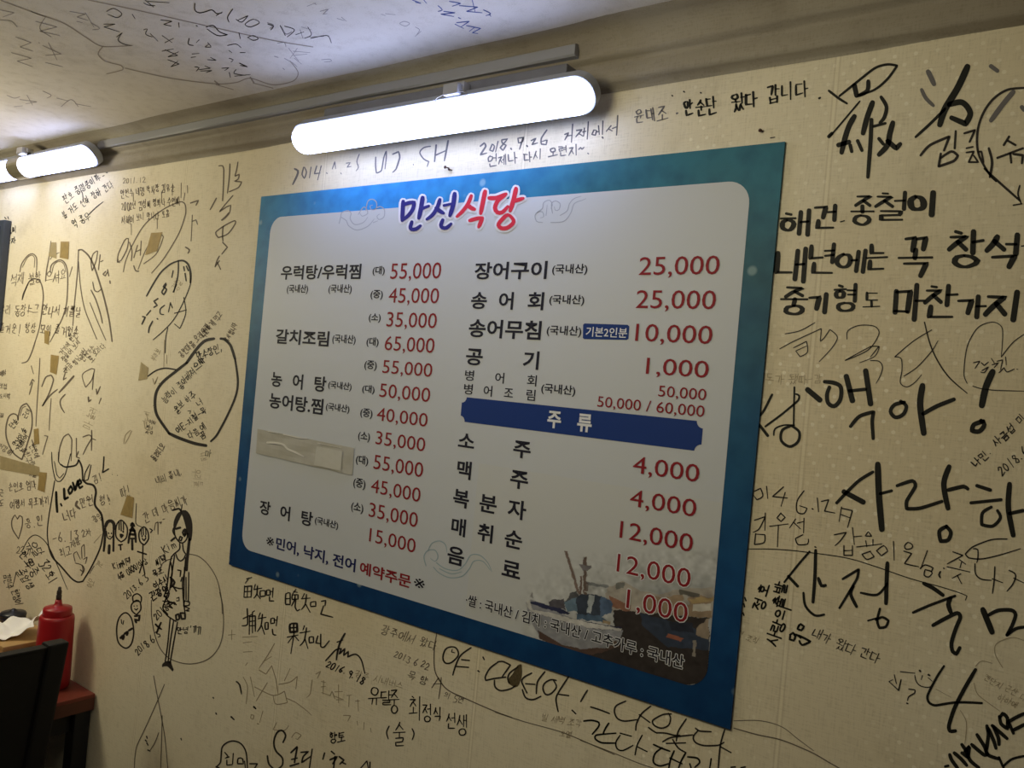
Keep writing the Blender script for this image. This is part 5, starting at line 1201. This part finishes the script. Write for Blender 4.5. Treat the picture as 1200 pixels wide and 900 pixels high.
k = WI(); k.w_('공원마음 오래오래', 208, 414, 9, -46, 1.4, asp=0.55); k.w_('시원하게 먹고', 234, 392, 8, -52, 1.3, asp=0.6); k.w_('감사합니다', 262, 398, 7, -62, 1.4, asp=0.6)
k.build('handwritten_message', 'slanting pen words above the thick speech balloon', K_DARK, WALL)
k = WI(); k.w_('청춘을', 170, 508, 8, -75, 1.2, asp=0.7); k.w_('돌려다오', 176, 536, 8, -55, 1.6, asp=0.6); k.w_('네비 좋네,', 181, 560, 9, -22, 1.4, asp=0.65); k.w_('간 데 마음씨가', 166, 601, 12, -24, 1.3, asp=0.58); k.t('LH', 1.2, '715,300 725,320'); k.t('BA', 1.3, '500,160 520,150 520,250|490,215 500,160|530,155 550,150 540,165|560,130 575,125')
k.t('LG', 1.0, '560,1130 600,1040'); k.w_('김!', 108, 558, 10, -20, 1.4, asp=0.6); k.w_('형!', 116, 582, 11, -15, 1.5, asp=.6); k.w_('광일', 107, 606, 9, -35, 1.1, asp=0.6); k.w_('b.', 131, 548, 9, 0, 1.3); k.w_('따!', 140, 572, 11, -20, 1.3, asp=0.6)
k.build('handwritten_message', 'loose pen words between the speech balloon and the cartoon heads', K_DARK, WALL)
k = WI(); k.w_('ㅁㅏ 놀러', 97, 500, 10, -70, 1.0, asp=0.6); k.t('LE', 1.2, '435,790 395,830 380,900|445,795 420,850 390,900|w1.4:620,590 624,596|w1.0:560,650 578,705|w1.0:545,720 555,780 570,760 560,725|w1.1:615,370 630,420 645,380|w1.4:655,360 635,410|w1.6:668,410 672,415|w1.0:710,60 705,280|w1.0:730,180 728,250')
k.w_('누 시', 166, 494, 8, -80, 0.9, asp=.6); k.w_('부라보', 176, 420, 7, -60, 1.0, asp=.6); k.w_('니보', 240, 530, 8, 70, 0.9, asp=.6); k.w_('우리들', 236, 550, 10, 85, 0.8, asp=.6); k.w_('경철', 200, 336, 9, -60, 0.8, asp=.6)
k.build('faded_writing', 'faint pen marks around the thick speech balloon', K_FAINT, WALL)
k = WI(); k.w_('해남', 0, 434, 6, 0, 1.3, asp=.6); k.w_('보성', 0, 449, 6, 0, 1.2, asp=.6); k.w_('도시락', 0, 461, 6, 0, 1.2, asp=.6); k.w_('늘', 0, 484, 6, 0, 1.0); k.w_('건강해', 0, 519, 8, 30, 1.3, asp=.7); k.w_('술친구랑', 31, 524, 7.5, 62, 1.3, asp=.7); k.w_('한잔에', 40, 520, 7, 62, 1.3, asp=.7); k.w_('엄마야', 26, 544, 6.5, 20, 1.3, asp=.7); k.w_('x딸', 36, 551, 7, 10, 1.6, asp=.7)
k.build('handwritten_message', 'scattered small pen words around the pen heart', K_DARK, WALL)

# --- ceiling
K_SMUDGE = mat('smudged_ceiling_ink', (0.33, 0.30, 0.30, 1), 0.75, 0.1)
k = Ink(ceil_ink); k.tw = 0.62; k.corner = -0.75
k.t('C3', 1.6, 'w2.2:685,12 685,35 700,45 720,42 745,35 762,48 780,45|760,55 782,42|w2:818,32 800,60 805,78|830,68 850,78 872,55 835,72|890,68 862,85 880,95 912,80 890,68|w2:942,85 962,92 952,105|w2:985,90 1003,125|1000,92 1035,105 1010,130|w1.4:1040,122 1068,112|w1.4:1082,95 1095,122 1070,135|1092,135 1150,125 1165,150')
k.t('C3', 1.6, '375,40 400,30 428,48 412,62 378,50|465,50 475,66|565,70 605,75 575,86 602,92|w1.8:628,80 630,96|w2:725,95 750,90 772,112 800,122 765,125 728,102|w2:840,115 845,136|870,132 890,125 908,136 890,142 872,132|w1.4:365,85 405,85 365,95 420,112|410,130 430,115 415,140 435,155 460,160|w1.6:505,10 520,18 545,20|w1.6:520,5 595,10|w1.8:510,0 540,25|w2.4:690,90 694,92')
k.t('C3', 1.5, '505,105 518,102 512,120 535,130|528,118 555,145|570,125 605,150|580,150 610,135|w2:665,135 662,155 680,160|700,140 690,150|w1.4:730,150 742,165 720,165 735,155|675,190 700,188|672,202 688,200|730,210 760,212 740,202|w2:685,235 700,238 690,250|700,245 740,240 720,232|725,255 745,248 705,250|800,160 830,155 848,168|805,178 815,185|w2:845,185 862,185|805,205 820,210 812,218|w2:842,222 870,235 845,230|780,240 805,238 790,248|830,245 822,258 862,265|w2:806,255 810,272|825,268 880,262|580,175 625,195 590,200 628,182|590,210 630,225 600,235 625,215|570,180 610,172')
k.build('handwritten_message', 'black pen message on the ceiling above the cable trunking', K_PEN, CEIL)
k = Ink(ceil_ink); k.tw = 0.62; k.corner = -0.75
k.t('C3', 1.4, '245,40 300,50 270,60 310,72|270,75 290,80|300,45 330,95|320,80 350,100 325,105|0,35 50,45 10,60|0,70 40,75 60,95|110,40 160,60|125,75 200,95 140,110 210,125|160,60 140,100 180,130|55,130 110,150 70,165 115,180|40,185 110,205 60,215 115,235|150,160 215,190 160,195|170,150 200,210|160,220 220,235|25,335 50,345 70,340|70,350 130,358 90,365|95,335 115,370|150,320 180,335 165,345|50,375 80,372|200,345 240,355|215,375 250,350 275,375|265,365 320,375|w1.2:135,150 140,152')
k.t('C3', 1.2, '975,152 1000,150 1005,165|1015,170 1050,215|1045,170 1020,205|1030,180 1090,185|1030,195 1080,190|1035,205 1060,225|1130,210 1160,208 1165,215 1140,218|w2:965,198 978,202|w2:995,240 1000,245|1000,205 1030,222 1045,235')
k.build('faded_writing', 'smudged grey writing on the ceiling near the strapped lamp', K_SMUDGE, CEIL)
k = Ink(ceil_ink, taper=0.1); k.corner = -0.9
k.t('C3', 1.2, '310,0 500,40 700,85 950,140 1100,165|0,0 120,45 220,80 300,130 360,163 465,160|360,165 345,190 370,215 425,230 432,245 375,260|440,240 600,275 760,295 830,290 880,275 960,298 1030,285 1048,255 1020,215|w2:755,285 770,298|w2:880,272 892,290|760,298 820,315|890,292 960,310')
k.build('pen_line', 'long faint curved pen lines on the ceiling', mat('faded_ceiling_ink', (0.36, 0.31, 0.27, 1), 0.75, 0.1), CEIL)
k = Ink(ceil_ink); k.tw = 0.62; k.corner = -0.75
k.t('C2', 1.8, '550,0 580,12 560,8|590,0 600,12|640,20 655,35 640,40|660,40 700,45 650,50 695,58|680,5 720,12 690,22|715,20 780,25 740,40 795,45|760,0 770,40|800,35 825,48 808,55|820,50 826,58|705,80 750,75 720,95|740,90 790,100 760,115 780,118|770,95 750,110|w2:712,62 720,66|700,85 730,100')
k.build('handwritten_message', 'blue pen scribble on the ceiling above the middle of the long lamp', K_BLUE, CEIL)
k = Ink(ceil_ink); k.tw = 0.62; k.corner = -0.75
k.t('C2', 1.3, '180,22 210,10|w1.8:205,12 212,16|225,40 255,32 235,50 250,48|285,65 310,72|300,60 318,75|440,50 455,55|455,48 490,52|505,82 520,75 540,82 525,92 505,84|560,95 575,105 565,122|580,110 560,128|w1.6:40,80 62,88 48,100|w2:90,95 105,120 125,112|w1.4:155,105 165,135|w1.2:160,95 195,105|w1.4:185,130 240,128|w1.4:255,125 265,152')
k.build('faded_writing', 'pale pen strokes scattered on the ceiling above the long lamp', K_SMUDGE, CEIL)
